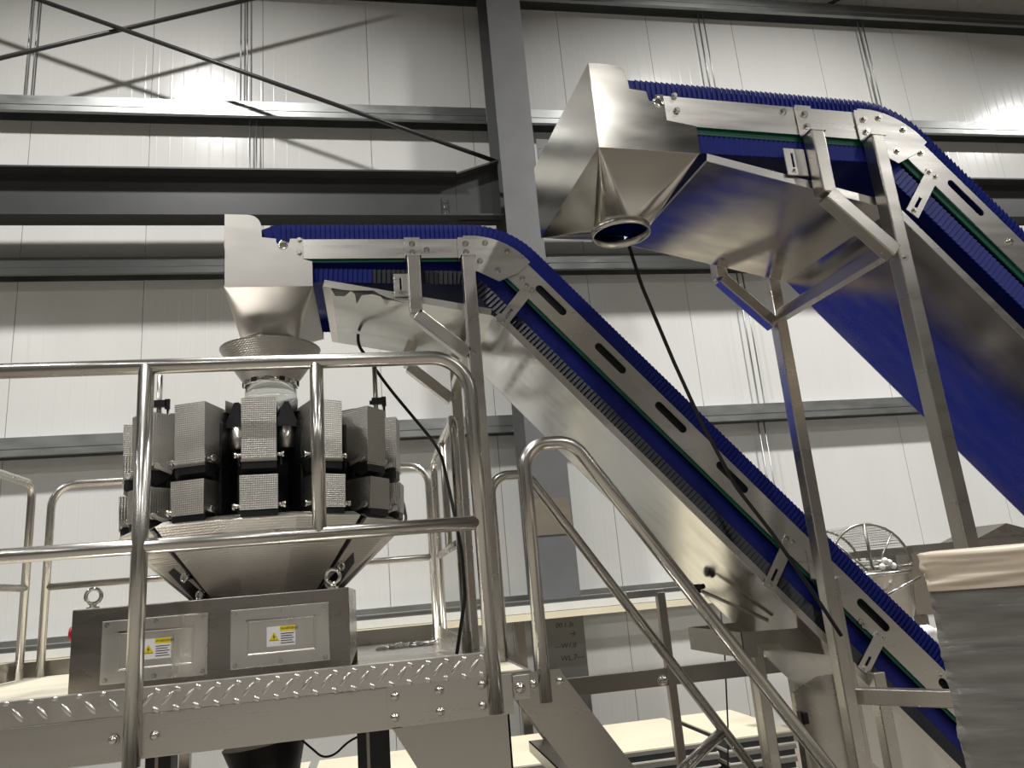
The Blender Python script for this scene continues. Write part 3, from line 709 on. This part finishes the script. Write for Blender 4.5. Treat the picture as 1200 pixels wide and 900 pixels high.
# ---------------------------------------------------------------- staircase
st = thing('staircase', 'steep stainless staircase with arched tube handrails beside the platform', 'stairs', (1.0, 2.9, 0))
dirs = Vector((.569, 0, -.822))
for y, nm in ((2.52, 'near'), (3.32, 'far')):
    m = MB(); n = Vector((.822, 0, .569))*.075; a = Vector((.485, y, -.315)); b = a+dirs*((H-.315)/.822)
    sgn = -1 if nm == 'near' else 1
    top = [(.405, -.262), (.56, -.262), (.56, -.318)]
    t0 = a+n; bl = Vector((b.x-.10, y, -H)); brt = Vector((b.x+.10, y, -H))
    e = t0+dirs*((t0.z+H)/.822); f = a-n; h_ = f+dirs*((f.z+H)/.822)
    xs = .415 if nm == 'near' else .475
    m.prism([(xs, -.266), (.56, -.266), (t0.x+.02, t0.z-.01), (e.x, e.z), (h_.x, h_.z), (max(f.x, xs+.001), f.z)], lambda x, z: (x, y, z), (0, .008, 0))
    so = m.build('stringer', 'steel', st)
    if nm == 'near':
        bp = MB().box(.404, .458, y-.008, y, -.342, -.27).build('mounting_plate', 'steel_h', so, .002); bolt(bp, (.425, y-.008, -.308), 1.3, DOME)
        for x in (.475, .56): bolt(so, (x-.005, y, -.302), 1, DOME)
for i in range(4):
    c_ = Vector((.60, 0, -.61))+dirs*(.26*i/.822)*1.0
    m = MB(); m.box(c_.x-.02, c_.x+.20, 2.53, 3.32, c_.z-.004, c_.z); m.box(c_.x-.02, c_.x-.016, 2.53, 3.32, c_.z-.04, c_.z); m.box(c_.x+.196, c_.x+.20, 2.53, 3.32, c_.z-.035, c_.z)
    for k in range(11): m.box(c_.x+.19, c_.x+.205, 2.56+k*.07, 2.58+k*.07, c_.z, c_.z+.006)
    m.build('tread', 'steel', st)
h1 = MB(); h1.tube(bend([(.506, 2.53, -.36), (.506, 2.53, .46), (.68, 2.53, .46), (1.98, 2.53, -1.50)], .10, 12), .0225, 16); h1.build('handrail', 'tube', st)
h2 = MB(); h2.tube(bend([(.505, 3.32, -.30), (.505, 3.32, .47), (.67, 3.32, .47), (1.98, 3.32, -1.52)], .10, 12), .0215, 16); hh2 = h2.build('handrail', 'tube', st)
a = onY(846, 858, 3.32); b = onY(790, 912, 3.32); MB().tube([a, a+(b-a)*2.2], .023, 14).build('handrail_strut', 'chrome', hh2)

# ---------------------------------------------------------------- multihead weigher
WC = Vector((-.42, 3.27, 0))
wg = thing('multihead_weigher', 'round multihead weigher of dimpled steel buckets on the platform', 'weighing machine', (-.53, 3.26, H+ZD))
bx0, bx1, by0, by1, bz0, bz1 = -.972, -.095, 2.80, 3.72, -.216, .043
cab = MB().box(bx0, bx1, by0, by1, bz0, bz1).build('base_cabinet', 'cab', wg, .003)
MB().box(bx0+.06, bx1-.03, by0+.08, by1-.05, ZD+.004, bz0).build('underframe', 'black', cab)
for x in (bx0, bx1-.075):
    for y in (by0+.005, by1-.08): MB().box(x, x+.075, y, y+.07, ZD+.003, bz0).build('foot_pad', 'pad', cab)
def access(x0, x1, z0, z1, lx, lz):
    p = MB().box(x0, x1, by0-.006, by0, z0, z1); y = by0-.006
    # raised pressed border
    ix0, ix1, iz0, iz1 = x0+.052, x1-.045, z0+.038, z1-.038; w = .006
    for (a, b, c, d) in ((ix0, ix1, iz0, iz0+w), (ix0, ix1, iz1-w, iz1), (ix0, ix0+w, iz0, iz1), (ix1-w, ix1, iz0, iz1)): p.box(a, b, y-.004, y, c, d)
    po = p.build('access_panel', 'panel', cab, .003)
    for x in (x0+.015, (x0+x1)/2, x1-.015):
        for z in (z0+.013, z1-.013): bolt(po, (x, y, z), .75)
    y -= .0006
    lo = MB().box(lx, lx+.092, y, y+.0006, lz, lz+.063).build('warning_label', 'labelwhite', po)
    MB().box(lx+.042, lx+.092, y-.0005, y, lz+.046, lz+.063).build('label_header', 'yellow', lo)
    tr = [(lx+.006, lz+.017), (lx+.040, lz+.017), (lx+.023, lz+.046)]; MB().prism(tr, lambda i, j: (i, y-.0005, j), (0, .0005, 0)).build('warning_triangle', 'yellow', lo)
    b_ = MB(); yy = y-.0008
    b_.prism([(lx+.024, lz+.039), (lx+.019, lz+.029), (lx+.023, lz+.030), (lx+.021, lz+.021), (lx+.028, lz+.031), (lx+.024, lz+.031)], lambda i, j: (i, yy, j), (0, .0003, 0))
    b_.box(lx+.008, lx+.038, yy, yy+.0003, lz+.018, lz+.0195)
    b_.build('bolt_symbol', 'ink', lo)
    t_ = MB()
    for k in range(5): t_.box(lx+.045, lx+.088-(k % 2)*.006, yy, yy+.0003, lz+.037-k*.0075, lz+.0395-k*.0075)
    t_.build('small_print', 'ink', lo)
    lettering('header_text', 'WARNING', .0118, (lx+.0445, yy, lz+.0505), lo)
access(-.878, -.552, -.196, -.001, -.758, -.131)
access(-.482, -.163, -.189, -.001, -.366, -.128)
for x in (bx0+.045, bx1-.055):
    m = MB(); m.torus((x, by0+.05, bz1+.040), .024, .0065, (1, 0, 0), (0, 0, 1)); m.cyl((x, by0+.05, bz1), (x, by0+.05, bz1+.017), .011, 12); m.cyl((x, by0+.05, bz1), (x, by0+.05, bz1+.006), .02, 14); m.build('lifting_eye', 'chrome', cab)
m = MB(); q = onY(80, 743, 2.85); m.cyl((bx0, 2.86, q.z), (bx0-.012, 2.86, q.z), .018, 16); m.cyl((bx0-.012, 2.86, q.z), (bx0-.022, 2.86, q.z), .022, 16); m.build('stop_button', 'red', cab)
# collecting chute in facets
NB = 14; ST = 2*math.pi/NB; T0 = R(4)
def pol(r, a, z): return (WC.x+r*math.sin(a), WC.y-r*math.cos(a), z)
def chute_sector(k0, k1, r0, r1, z0, z1, gap=0.0, mat='dim2'):
    m = MB()
    for k in range(k0, k1):
        a, b = T0+(k-.5)*ST, T0+(k+.5)*ST
        if k == k0: a += gap
        if k == k1-1: b -= gap
        m.add([pol(r0, a, z0), pol(r0, b, z0), pol(r1, b, z1), pol(r1, a, z1), pol(r0-.02, a, z0), pol(r0-.02, b, z0), pol(r1-.02, b, z1), pol(r1-.02, a, z1)],
              [(0, 1, 2, 3), (7, 6, 5, 4), (3, 2, 6, 7), (4, 5, 1, 0)])
        m.add([pol(r1, a, z1), pol(r1, b, z1), pol(r1-.035, b, z1+.018), pol(r1-.035, a, z1+.018)], [(0, 1, 2, 3)])
        for q_ in ((a, k == k0), (b, k == k1-1)):
            if q_[1]: m.add([pol(r0, q_[0], z0), pol(r1, q_[0], z1), pol(r1-.02, q_[0], z1), pol(r0-.02, q_[0], z0)], [(0, 1, 2, 3)])
    return m.build('collecting_chute', mat, wg)
for k0, k1 in ((-1, 2), (2, 4), (4, 6), (6, 9), (9, 11), (11, 13)):
    front = k0 == -1
    chute_sector(k0, k1, .285 if front else .27, .562 if front else .55, .03, .292 if front else .285, R(1.0) if front else R(3.2))
m = MB(); m.lathe([(.24, .0), (.52, .27)], (WC.x, WC.y), 40); m.lathe([(.24, .0), (.24, .06)], (WC.x, WC.y), 40); m.build('chute_frame', 'black', wg)
# clips along the chute gaps
for ang in (-38.5, 47.5):
    a = R(ang)
    for f in (.12, .36, .82):
        r = .285+(.562-.285)*f; z = .03+.262*f
        c = Vector(pol(r+.012, a, z)); m = MB(); m.torus(c, .014, .005, (math.cos(a), math.sin(a), 0), (0, 0, 1), 14, 8)
        m.cyl(c, c-Vector((math.sin(a), -math.cos(a), 0))*.03, .008, 8); m.build('spring_clip', 'chrome', wg)
# central body and heads
m = MB(); m.lathe([(.12, .27), (.40, .29), (.40, .32), (.33, .34), (.33, .62), (.28, .66), (.05, .66)], (WC.x, WC.y), 28); m.build('central_body', 'black', wg)
m = MB(); m.lathe([(.19, .70), (.17, .72), (.02, .80)], (WC.x, WC.y), 32); m.build('dispersion_cone', 'dim', wg)
def radial(name, mat, m, parent=wg, bevel=0):   # an object whose mesh is about the weigher axis, front at -Y
    o = m.build(name, mat, None, bevel, rise=False); o.parent = parent; o.location = Vector((WC.x, WC.y, H))-ORG[parent.name]
    ORG[o.name] = ORG[parent.name]; return o
def child(name, mat, m, par, bevel=0):
    o = m.build(name, mat, None, bevel, rise=False); o.parent = par; return o
def bucket_body(yo, yo2, yi, zt, zm_, zb, w, wi):
    m = MB(); t = .002
    o0, o1 = (-w/2, yo, zt), (w/2, yo, zt); b0, b1 = (-w/2*.98, yo2, zb), (w/2*.98, yo2, zb)
    i0, i1 = (-wi/2, yi, zt), (wi/2, yi, zt); j0, j1 = (-wi/2, yi, zm_), (wi/2, yi, zm_)
    k0, k1 = (-w/2*.9, yo2+.075, zb-.012), (w/2*.9, yo2+.075, zb-.012)
    m.add([o0, o1, b0, b1, i0, i1, j0, j1, k0, k1], [(0, 2, 3, 1), (1, 3, 9, 7, 5), (0, 4, 6, 8, 2), (4, 5, 7, 6), (6, 7, 9, 8)])
    return m
def flap(w, y, z0, z1, d):
    m = MB(); n = 8; vs = []; fs = []
    for i in range(n+1):
        f = i/n; yy = y+d*f; zz = z1-(z1-z0)*math.sin(math.pi*min(1, .25+f*.75))
        vs += [(-w/2, yy, zz), (w/2, yy, zz), (w/2, yy, z1+.004), (-w/2, yy, z1+.004)]
    for i in range(n):
        a, b = 4*i, 4*i+4
        for k in range(4): fs.append((a+k, a+(k+1) % 4, b+(k+1) % 4, b+k))
    fs += [(0, 1, 2, 3), tuple(reversed((4*n, 4*n+1, 4*n+2, 4*n+3)))]
    return m.add(vs, fs)
def knob_mesh(w, y, z, s):
    m = MB()
    m.cyl((s*w/2, y, z), (s*(w/2+.022), y, z), .008, 10); m.cyl((s*(w/2+.014), y, z), (s*(w/2+.024), y, z), .0115, 10)
    m.bar((s*(w/2+.012), y, z), (s*(w/2+.012), y+.06, z-.02), .006, .014)
    return m
def make_head():
    f = radial('feed_bucket', 'dim', bucket_body(-.540, -.533, -.375, .712, .585, .497, .118, .085)); sol = f.modifiers.new('sheet', 'SOLIDIFY'); sol.thickness = .002
    child('flap', 'black', flap(.116, -.530, .450, .497, .085), f); [child('hinge', 'bolt', knob_mesh(.118, -.515, .512, e), f) for e in (-1, 1)]
    m = MB(); m.box(-.060, .060, -.536, -.53, .488, .497); child('rim_bar', 'bolt', m, f)
    w = radial('weigh_bucket', 'dim', bucket_body(-.545, -.540, -.40, .440, .37, .322, .126, .10)); sol = w.modifiers.new('sheet', 'SOLIDIFY'); sol.thickness = .002
    child('flap', 'black', flap(.122, -.535, .292, .322, .09), w); [child('hinge', 'bolt', knob_mesh(.126, -.525, .336, e), w) for e in (-1, 1)]
    p = radial('feeder_pan', 'satin', MB().box(-.05, .05, -.40, -.10, .700, .703).box(-.052, -.05, -.40, -.10, .70, .745).box(.05, .052, -.40, -.10, .70, .745))
    a = radial('drive_unit', 'black', MB().box(-.055, .055, -.43, -.31, .30, .66).box(-.045, .045, -.46, -.43, .40, .47).box(-.04, .04, -.40, -.30, .66, .70), bevel=.006)
    m = MB(); m.cyl((.03, -.43, .60), (.03, -.475, .60), .008, 8); m.cyl((-.03, -.43, .60), (-.03, -.475, .60), .008, 8); m.cyl((.0, -.43, .42), (.0, -.47, .42), .008, 8); child('actuator_pin', 'chrome', m, a)
    s = radial('spring_block', 'darksteel', MB().box(-.03, .03, -.41, -.33, .52, .66))
    return [f, w, p, a]
heads = make_head()
b_ = [o for o in wg.children if o.name.startswith('spring_block')][0]
m = MB(); m.prism([(-.046, .64), (.046, .64), (.008, .735), (-.008, .735)], lambda x, z: (x, -.40, z), (0, .10, 0)); sh = radial('pan_shroud', 'black', m)
m = MB(); m.cyl((0, -.37, .56), (0, -.37, .64), .034, 16); sp = radial('spring_housing', 'steel', m)
def dup(o, par):
    c = o.copy(); C.objects.link(c); c.parent = par
    for k in list(o.children): dup(k, c)
    return c
for k in range(NB):
    ang = T0+k*ST
    for o in heads+[b_]:
        c = o if k == 0 else dup(o, wg)
        c.rotation_euler.z = ang
    for o in (sh, sp):
        c = o if k == 0 else dup(o, wg)
        c.rotation_euler.z = ang+ST/2
# infeed funnel with its clear sleeve
fc = (WC.x+.012, WC.y)
m = MB(); m.lathe([(.104, .905), (.112, .915), (.205, 1.052), (.208, 1.058), (.204, 1.058), (.108, .915)], fc, 48); fu = m.build('infeed_funnel', 'dim', wg)
m = MB(); m.lathe([(.106, .895), (.110, .897), (.110, .918), (.106, .92)], fc, 40)
m.build('clamp_ring', 'chrome', fu)
for k in range(12):
    a = 2*math.pi*k/12; e = Vector((math.cos(a), math.sin(a), 0)); t = Vector((-e.y, e.x, 0)); c = Vector((*fc, .907))+e*.112
    MB().bar(c-t*.012, c+t*.012, .006, .018).build('clamp_block', 'chrome' if k % 2 else 'black', fu)
m = MB(); m.lathe([(.103, .90), (.106, .84), (.102, .74)], fc, 40); cl = m.build('clear_sleeve', 'clear', fu); cl.modifiers.new('sheet', 'SOLIDIFY').thickness = .003
# sensor rods and hoses
for (x, y0, y1) in ((441, 430, 488), (186, 440, 492)):
    a, b = onY(x, y0, 3.42), onY(x, y1, 3.42)
    s_ = MB().cyl((b.x, 3.42, b.z-.1), (b.x, 3.42, a.z), .011, 12).build('sensor_rod', 'tube', wg)
    zc = b.z+.065; m = MB(); m.cyl((b.x-.028, 3.42, zc), (b.x+.032, 3.42, zc), .010, 10); m.bar((b.x-.018, 3.40, zc), (b.x+.03, 3.40, zc), .02, .03); m.bar((b.x+.036, 3.41, zc-.022), (b.x+.036, 3.41, zc+.022), .012, .02, (1,0,0)); m.build('rod_clamp', 'black', s_)
    MB().cyl((b.x+.036, 3.42, zc-.02), (b.x+.036, 3.42, b.z-.10), .006, 8).build('side_pin', 'bolt', s_)
for pts_ in (((463, 578), (473, 590), (476, 606), (474, 618)), ((160, 585), (148, 598), (143, 615), (145, 630))):
    MB().tube(bend([onY(x, y, 3.3) for x, y in pts_], .03, 4), .006, 8).build('air_hose', 'galv', wg)
# discharge spout and pedestal seen below the deck
m = MB(); m.tube([onY(310, 868, 3.2), onY(318, 935, 3.2)], [.15, .09], 20, True); m.build('discharge_spout', 'black', wg)

# dark pedestals under the platform
for (x0, x1, yt, lab) in ((418, 456, 850, 'dark steel pedestal under the platform near the corner leg'), (170, 200, 885, 'dark steel pedestal under the platform behind the left post')):
    a, b = onY(x0, yt, 2.8), onY(x1, yt, 2.8)
    t = thing('pedestal', lab, 'pedestal', ((a.x+b.x)/2, 2.85, 0), 'pedestals under the platform')
    MB().box(a.x, b.x, 2.8, 2.9, -H+.012, ZD-.023).build('upright', 'black', t, .003)
    MB().box(a.x-.03, b.x+.03, 2.76, 2.94, -H, -H+.012).build('foot_plate', 'black', t)
    MB().box(a.x+.03, a.x+.04, 2.797, 2.80, -H+.1, ZD-.06).build('slot_strip', 'darksteel', t)

# ---------------------------------------------------------------- cables
def cable(px, Y, label, r=.0075, name='hanging_cable', extra=()):
    pts = [onY(x, y, yy) for (x, y), yy in zip(px, Y if isinstance(Y, (list, tuple)) else [Y]*len(px))]+[Vector(e) for e in extra]
    o = MB().tube(bend(pts, .25, 4), r, 8).build(name, 'cable'); settle(o); return tag(o, label, 'cable')
cable([(737, 288), (752, 335), (790, 425), (822, 495), (862, 570), (905, 625), (950, 690), (986, 745)], [2.62, 2.62, 2.66, 2.68, 2.68, 2.68, 2.68, 2.68], 'black cable hanging from the taller conveyor across the lower blue belt')
q = onY(420, 405, 3.45)
o = MB().tube(bend([(q.x, 3.45, 1.210-(q.x+.165)*.2059)]+[onY(x, y, yy) for x, y, yy in ((420, 405, 3.45), (456, 455, 3.55), (516, 527, 3.5), (530, 590, 3.32), (541, 645, 3.3), (545, 700, 3.3))]+[Vector((.31, 3.3, -.25))], .25, 4), .0075, 8).build('hanging_cable', 'cable'); settle(o)
tag(o, 'black cable running down from the smaller tray behind the railing', 'cable')
cable([(843, 700), (849, 760), (853, 850), (853, 905)], 4.6, 'thin dark cable hanging beyond the stair handrails', .005, extra=[(1.95, 4.6, -1.6)])
cable([(350, 864), (378, 888), (392, 885), (412, 865), (440, 858)], 3.0, 'thin black cable looping under the platform by the pedestal', .004)

# ---------------------------------------------------------------- steel stand behind the stair
sd = thing('steel_stand', 'open steel stand with crossbar behind the stair handrails', 'stand', (1.5, 4.2, 0))
a, b = onY(640, 810, 4.2), onY(925, 775, 4.2)
o = MB().bar((a.x, 4.2, (a.z+b.z)/2), (b.x, 4.2, (a.z+b.z)/2), .03, .09).build('crossbar', 'darksteel', sd, .003)
q = onY(775, 797, 4.2); bolt(o, (q.x, 4.184, q.z), 1.8, DOME)
q = onY(773, 694, 4.2); MB().bar((q.x, 4.2, q.z), (q.x, 4.2, -H), .045, .045, (1, 0, 0)).build('leg', 'darksteel', sd, .003)
q2_ = onY(732, 691, 4.2); MB().bar((q.x+.02, 4.2, q.z), (q2_.x, 4.2, q.z), .04, .04).build('arm', 'steel', sd, .003)
q = onY(889, 812, 4.15); MB().bar((q.x, 4.15, -.54), (q.x, 4.15, -H), .065, .05, (1, 0, 0)).build('leg', 'darksteel', sd, .003)
q = onY(655, 812, 4.2); MB().bar((q.x, 4.2, -.54), (q.x, 4.2, -H), .045, .045, (1, 0, 0)).build('leg', 'darksteel', sd, .003)

# ---------------------------------------------------------------- mixing kettle beyond the lower belt
KY = 5.0
kc = onY(1040, 690, KY); kx = kc.x-.03
kt = thing('mixing_kettle', 'stainless kettle with arched wire guard beyond the lower end of the smaller belt', 'kettle', (kx, KY+.35, 0))
zt_ = onY(1040, 672, KY).z
m = MB(); m.lathe([(.40, zt_+.01), (.41, zt_), (.40, zt_-.02), (.40, zt_-.25), (.36, zt_-.36), (.22, zt_-.46), (.02, zt_-.50)], (kx, KY+.38), 40); kb = m.build('bowl', 'steel', kt)
MB().torus((kx, KY+.38, zt_), .41, .016, (1, 0, 0), (0, 1, 0), 40, 8).build('rim', 'tube', kb)
m = MB(); m.bar((kx-.40, KY+.34, zt_+.14), (kx+.5, KY+.34, zt_+.14), .10, .05); m.build('front_beam', 'darksteel', kt)
m = MB(); m.bar((kx+.36, KY+.40, zt_+.12), (kx+.36, KY+.40, -H), .08, .08, (1, 0, 0)); m.bar((kx-.38, KY+.72, zt_), (kx-.38, KY+.72, -H), .08, .08, (1, 0, 0)); m.build('frame_post', 'darksteel', kt)
ga = MB(); rg = .32; gz = zt_+.03; gx = kx-.02
ga.tube([(gx+rg*math.cos(R(a)), KY+.05, gz+rg*math.sin(R(a))) for a in range(0, 181, 10)], .010, 8)
ga.tube([(gx+rg*math.cos(R(a)), KY+.65, gz+rg*math.sin(R(a))) for a in range(0, 181, 10)], .010, 8)
for a in (2, 178): ga.cyl((gx+rg*math.cos(R(a)), KY+.05, gz+rg*math.sin(R(a))), (gx+rg*math.cos(R(a)), KY+.65, gz+rg*math.sin(R(a))), .008, 8)
for a in (90,): ga.cyl((gx, KY+.05, gz), (gx, KY+.05, gz+rg), .010, 8)
for a in (50, 140): ga.cyl((gx+.05*math.cos(R(a)), KY+.05, gz), (gx+rg*math.cos(R(a)), KY+.05, gz+rg*math.sin(R(a))), .006, 8)
gd = ga.build('guard_hoop', 'darksteel', kt)
m = MB(); rows = 18
vs = []; fs = []
for i in range(rows+1):
    a = math.pi*i/rows
    for y in (KY+.05, KY+.65): vs.append((gx+rg*math.cos(a), y, gz+rg*math.sin(a)))
for i in range(rows): fs.append((2*i, 2*i+1, 2*i+3, 2*i+2))
m.add(vs, fs); m.add([(gx, KY+.06, gz)]+[(gx+rg*math.cos(math.pi*i/16), KY+.06, gz+rg*math.sin(math.pi*i/16)) for i in range(17)], [(0, i, i+1) for i in range(1, 17)]); m.build('guard_mesh', 'guard', gd, normals=False)
a, b = onY(1040, 697, KY-.06), onY(1078, 676, KY-.06); MB().cyl(a, b, .012, 10).build('tilt_handle', 'tube', kt)
for k, (x, y) in enumerate(((1034, 664), (1042, 659), (1047, 663), (1037, 657))):
    q = onY(x, y, KY-.02); mm = MB()
    mm.lathe([(.001, q.z+.022)]+[(.022*math.cos(R(a)), q.z+.022*math.sin(R(a))) for a in range(75, -91, -15)], (q.x, KY-.02), 12); mm.cyl((q.x, KY-.02, q.z), (q.x+.01, KY+.34, q.z+.0), .008, 8); mm.build('white_knob', 'white', kt)
# grey steel trough machine behind the wrapped pallet
ty = 5.4
a, b = onY(1075, 645, ty), onY(1205, 640, ty)
tm = thing('steel_trough', 'long dark steel trough machine behind the wrapped pallet', 'machine', ((a.x+b.x)/2, ty+.3, 0))
zt2 = a.z+.02
m = MB(); m.prism([(ty, zt2), (ty+.6, zt2), (ty+.5, zt2-.5), (ty+.1, zt2-.5)], lambda y, z: (a.x-.05, y, z), (b.x+.8-a.x, 0, 0)); m.build('trough', 'darksteel', tm)
m = MB(); m.box(a.x-.1, b.x+.8, ty-.03, ty+.01, zt2-.03, zt2+.02); m.build('rim', 'steel', tm)
m = MB(); m.prism([(b.x-.42, zt2+.02), (b.x-.1, zt2+.13), (b.x+.25, zt2+.02)], lambda x, z: (x, ty+.05, z), (0, .4, 0)); m.build('cover', 'darksteel', tm)
for x in (a.x, b.x+.6):
    for y in (ty+.12, ty+.45): MB().bar((x, y, zt2-.5), (x, y, -H), .07, .07, (1, 0, 0)).build('leg', 'darksteel', tm)
# white polythene bag on a stool next to the lower belt
q = onY(1096, 745, 4.45)
bg = thing('polythene_bag', 'white crumpled polythene bag just behind the lower end of the smaller belt', 'bag', (q.x, 4.45, H+q.z-.09))
m = MB()
for k in range(3):
    c = (q.x-.05+k*.05, 4.45, q.z+.02-k*.02); rr = .06-.005*k
    vs = []; fs = []
    for i in range(9):
        th_ = math.pi*i/8
        for j in range(12):
            ph = 2*math.pi*j/12; s_ = rr*(1+.18*math.sin(3*ph+k)*math.sin(2*th_)); vs.append((c[0]+s_*math.sin(th_)*math.cos(ph), c[1]+s_*math.sin(th_)*math.sin(ph), c[2]+s_*.8*math.cos(th_)))
    for i in range(8):
        for j in range(12): fs.append((i*12+j, i*12+(j+1) % 12, (i+1)*12+(j+1) % 12, (i+1)*12+j))
    m.add(vs, fs, True)
m.build('film', 'bag', bg)
sb = thing('steel_stool', 'small steel stand under the white polythene bag', 'stand', (q.x, 4.45, 0))
MB().box(q.x-.16, q.x+.16, 4.30, 4.60, q.z-.10, q.z-.075).build('top', 'steel', sb)
for sx in (-.13, .13):
    for sy in (4.33, 4.57): MB().bar((q.x+sx, sy, q.z-.10), (q.x+sx, sy, -H), .03, .03, (1, 0, 0)).build('leg', 'steel', sb)

# ---------------------------------------------------------------- film-wrapped pallet load
az = R(39.0); e1 = Vector((math.sin(az), math.cos(az), 0)); e2 = Vector((math.cos(az), -math.sin(az), 0))
d_ = ray(1094, 720); h_ = 1.62/d_.dot(e1); P0 = d_*h_; P0.z = 0
wp = thing('wrapped_pallet', 'tall pallet load in grey stretch film with a cream top sheet', 'pallet load', (P0.x+.5, P0.y+.1, 0))
def pt(s, t, z): return P0+e2*s+e1*t+Vector((0, 0, z))
Wd, Dp, ZT, ZL = 1.0, .72, -.005, -.072
import mathutils
def wrinkle(s, z, amp): return amp*(mathutils.noise.noise(Vector((s*2.2, (z+s*.12)*26, 1.3)))+.7*mathutils.noise.noise(Vector((s*4, (z-s*.1)*70, 7.1)))+.4*mathutils.noise.noise(Vector((s*9, z*120, 3.1))))
def wrapped(z0, z1, nz, grow, amp, name, mat, top=False, drape=0):
    m = MB(); per = []; ns = 70; nd = 40
    loop = [(i/ns*Wd, 0, 0) for i in range(ns)]+[(Wd, i/nd*Dp, 1) for i in range(nd)]+[(Wd-i/ns*Wd, Dp, 2) for i in range(ns)]+[(0, Dp-i/nd*Dp, 3) for i in range(nd)]
    nl = len(loop); vs = []; fs = []
    for j in range(nz+1):
        f = j/nz; z = z0+(z1-z0)*f
        for (s, t, sd_) in loop:
            w = wrinkle(s+t*1.3+sd_, z, amp)+grow
            if j == nz and top: w -= .012
            o = [(-e1), e2, e1, -e2][sd_]; zz = z
            if j == 0 and drape: zz += drape*mathutils.noise.noise(Vector((s*3+t*3, 2.2, sd_)))
            vs.append(pt(s, t, zz)+o*w)
    for j in range(nz):
        for i in range(nl): fs.append((j*nl+i, j*nl+(i+1) % nl, (j+1)*nl+(i+1) % nl, (j+1)*nl+i))
    fs.append(tuple(nz*nl+i for i in range(nl)))
    m.add(vs, fs, True); return m.build(name, mat, wp)
wrapped(-H+.145, ZL+.01, 170, .0, .006, 'film_wrap', 'wrap')
wrapped(ZL, ZT, 26, .005, .0075, 'top_sheet', 'capfilm', True, .014)
m = MB()
for k in range(3):
    t = Dp*(.08+.42*k); q8 = [pt(s, tt, z) for z in (-H+.02, -H+.12) for s, tt in ((0, t-.04), (Wd, t-.04), (Wd, t+.04), (0, t+.04))]; m.hexa(q8)
for k in range(7):
    s = Wd*(.05+.15*k); q8 = [pt(ss, tt, z) for z in (-H+.12, -H+.145) for ss, tt in ((s-.05, 0), (s+.05, 0), (s+.05, Dp), (s-.05, Dp))]; m.hexa(q8)
    if k % 3 == 0: q8 = [pt(ss, tt, z) for z in (-H, -H+.02) for ss, tt in ((s-.05, 0), (s+.05, 0), (s+.05, Dp), (s-.05, Dp))]; m.hexa(q8)
m.build('pallet', 'wood', wp)

# ---------------------------------------------------------------- lights: high bays under the roof
E1, E2, E3 = 430, 110, 210
def bay(x, y, e, z=8.5, size=.55, col=(1, .985, .945)):
    l = bpy.data.lights.new('high_bay', 'AREA'); l.shape = 'DISK'; l.size = size; l.energy = e; l.color = col; l.spread = R(147)
    o = bpy.data.objects.new('high_bay', l); C.objects.link(o); o.location = (x, y, z+H)
for x, k_ in ((-9.5, .55), (-2.35, .95), (5.0, 1.15), (12.4, .9)):
    bay(x*1.07, 3.7, E1*k_); bay(x*1.07, -2.0, E2); bay(x*1.07, -8.2, E3)
w = bpy.data.worlds.new('World'); bpy.context.scene.world = w; w.use_nodes = True
w.node_tree.nodes['Background'].inputs[0].default_value = (.02, .02, .02, 1)

# ---------------------------------------------------------------- camera
cd = bpy.data.cameras.new('camera'); cd.sensor_width = 36; cd.lens = 36*F_PX/1200; cd.clip_start = .02; cd.clip_end = 200
co = bpy.data.objects.new('camera', cd); C.objects.link(co)
mt = Matrix(((_rt.x, _up.x, -_fw.x, 0), (_rt.y, _up.y, -_fw.y, 0), (_rt.z, _up.z, -_fw.z, H), (0, 0, 0, 1)))
co.matrix_world = mt
sc = bpy.context.scene; sc.camera = co
sc.view_settings.view_transform = 'Standard'; sc.view_settings.look = 'None'; sc.view_settings.gamma = 1; sc.view_settings.exposure = 0.33
sc.view_settings.use_curve_mapping = False
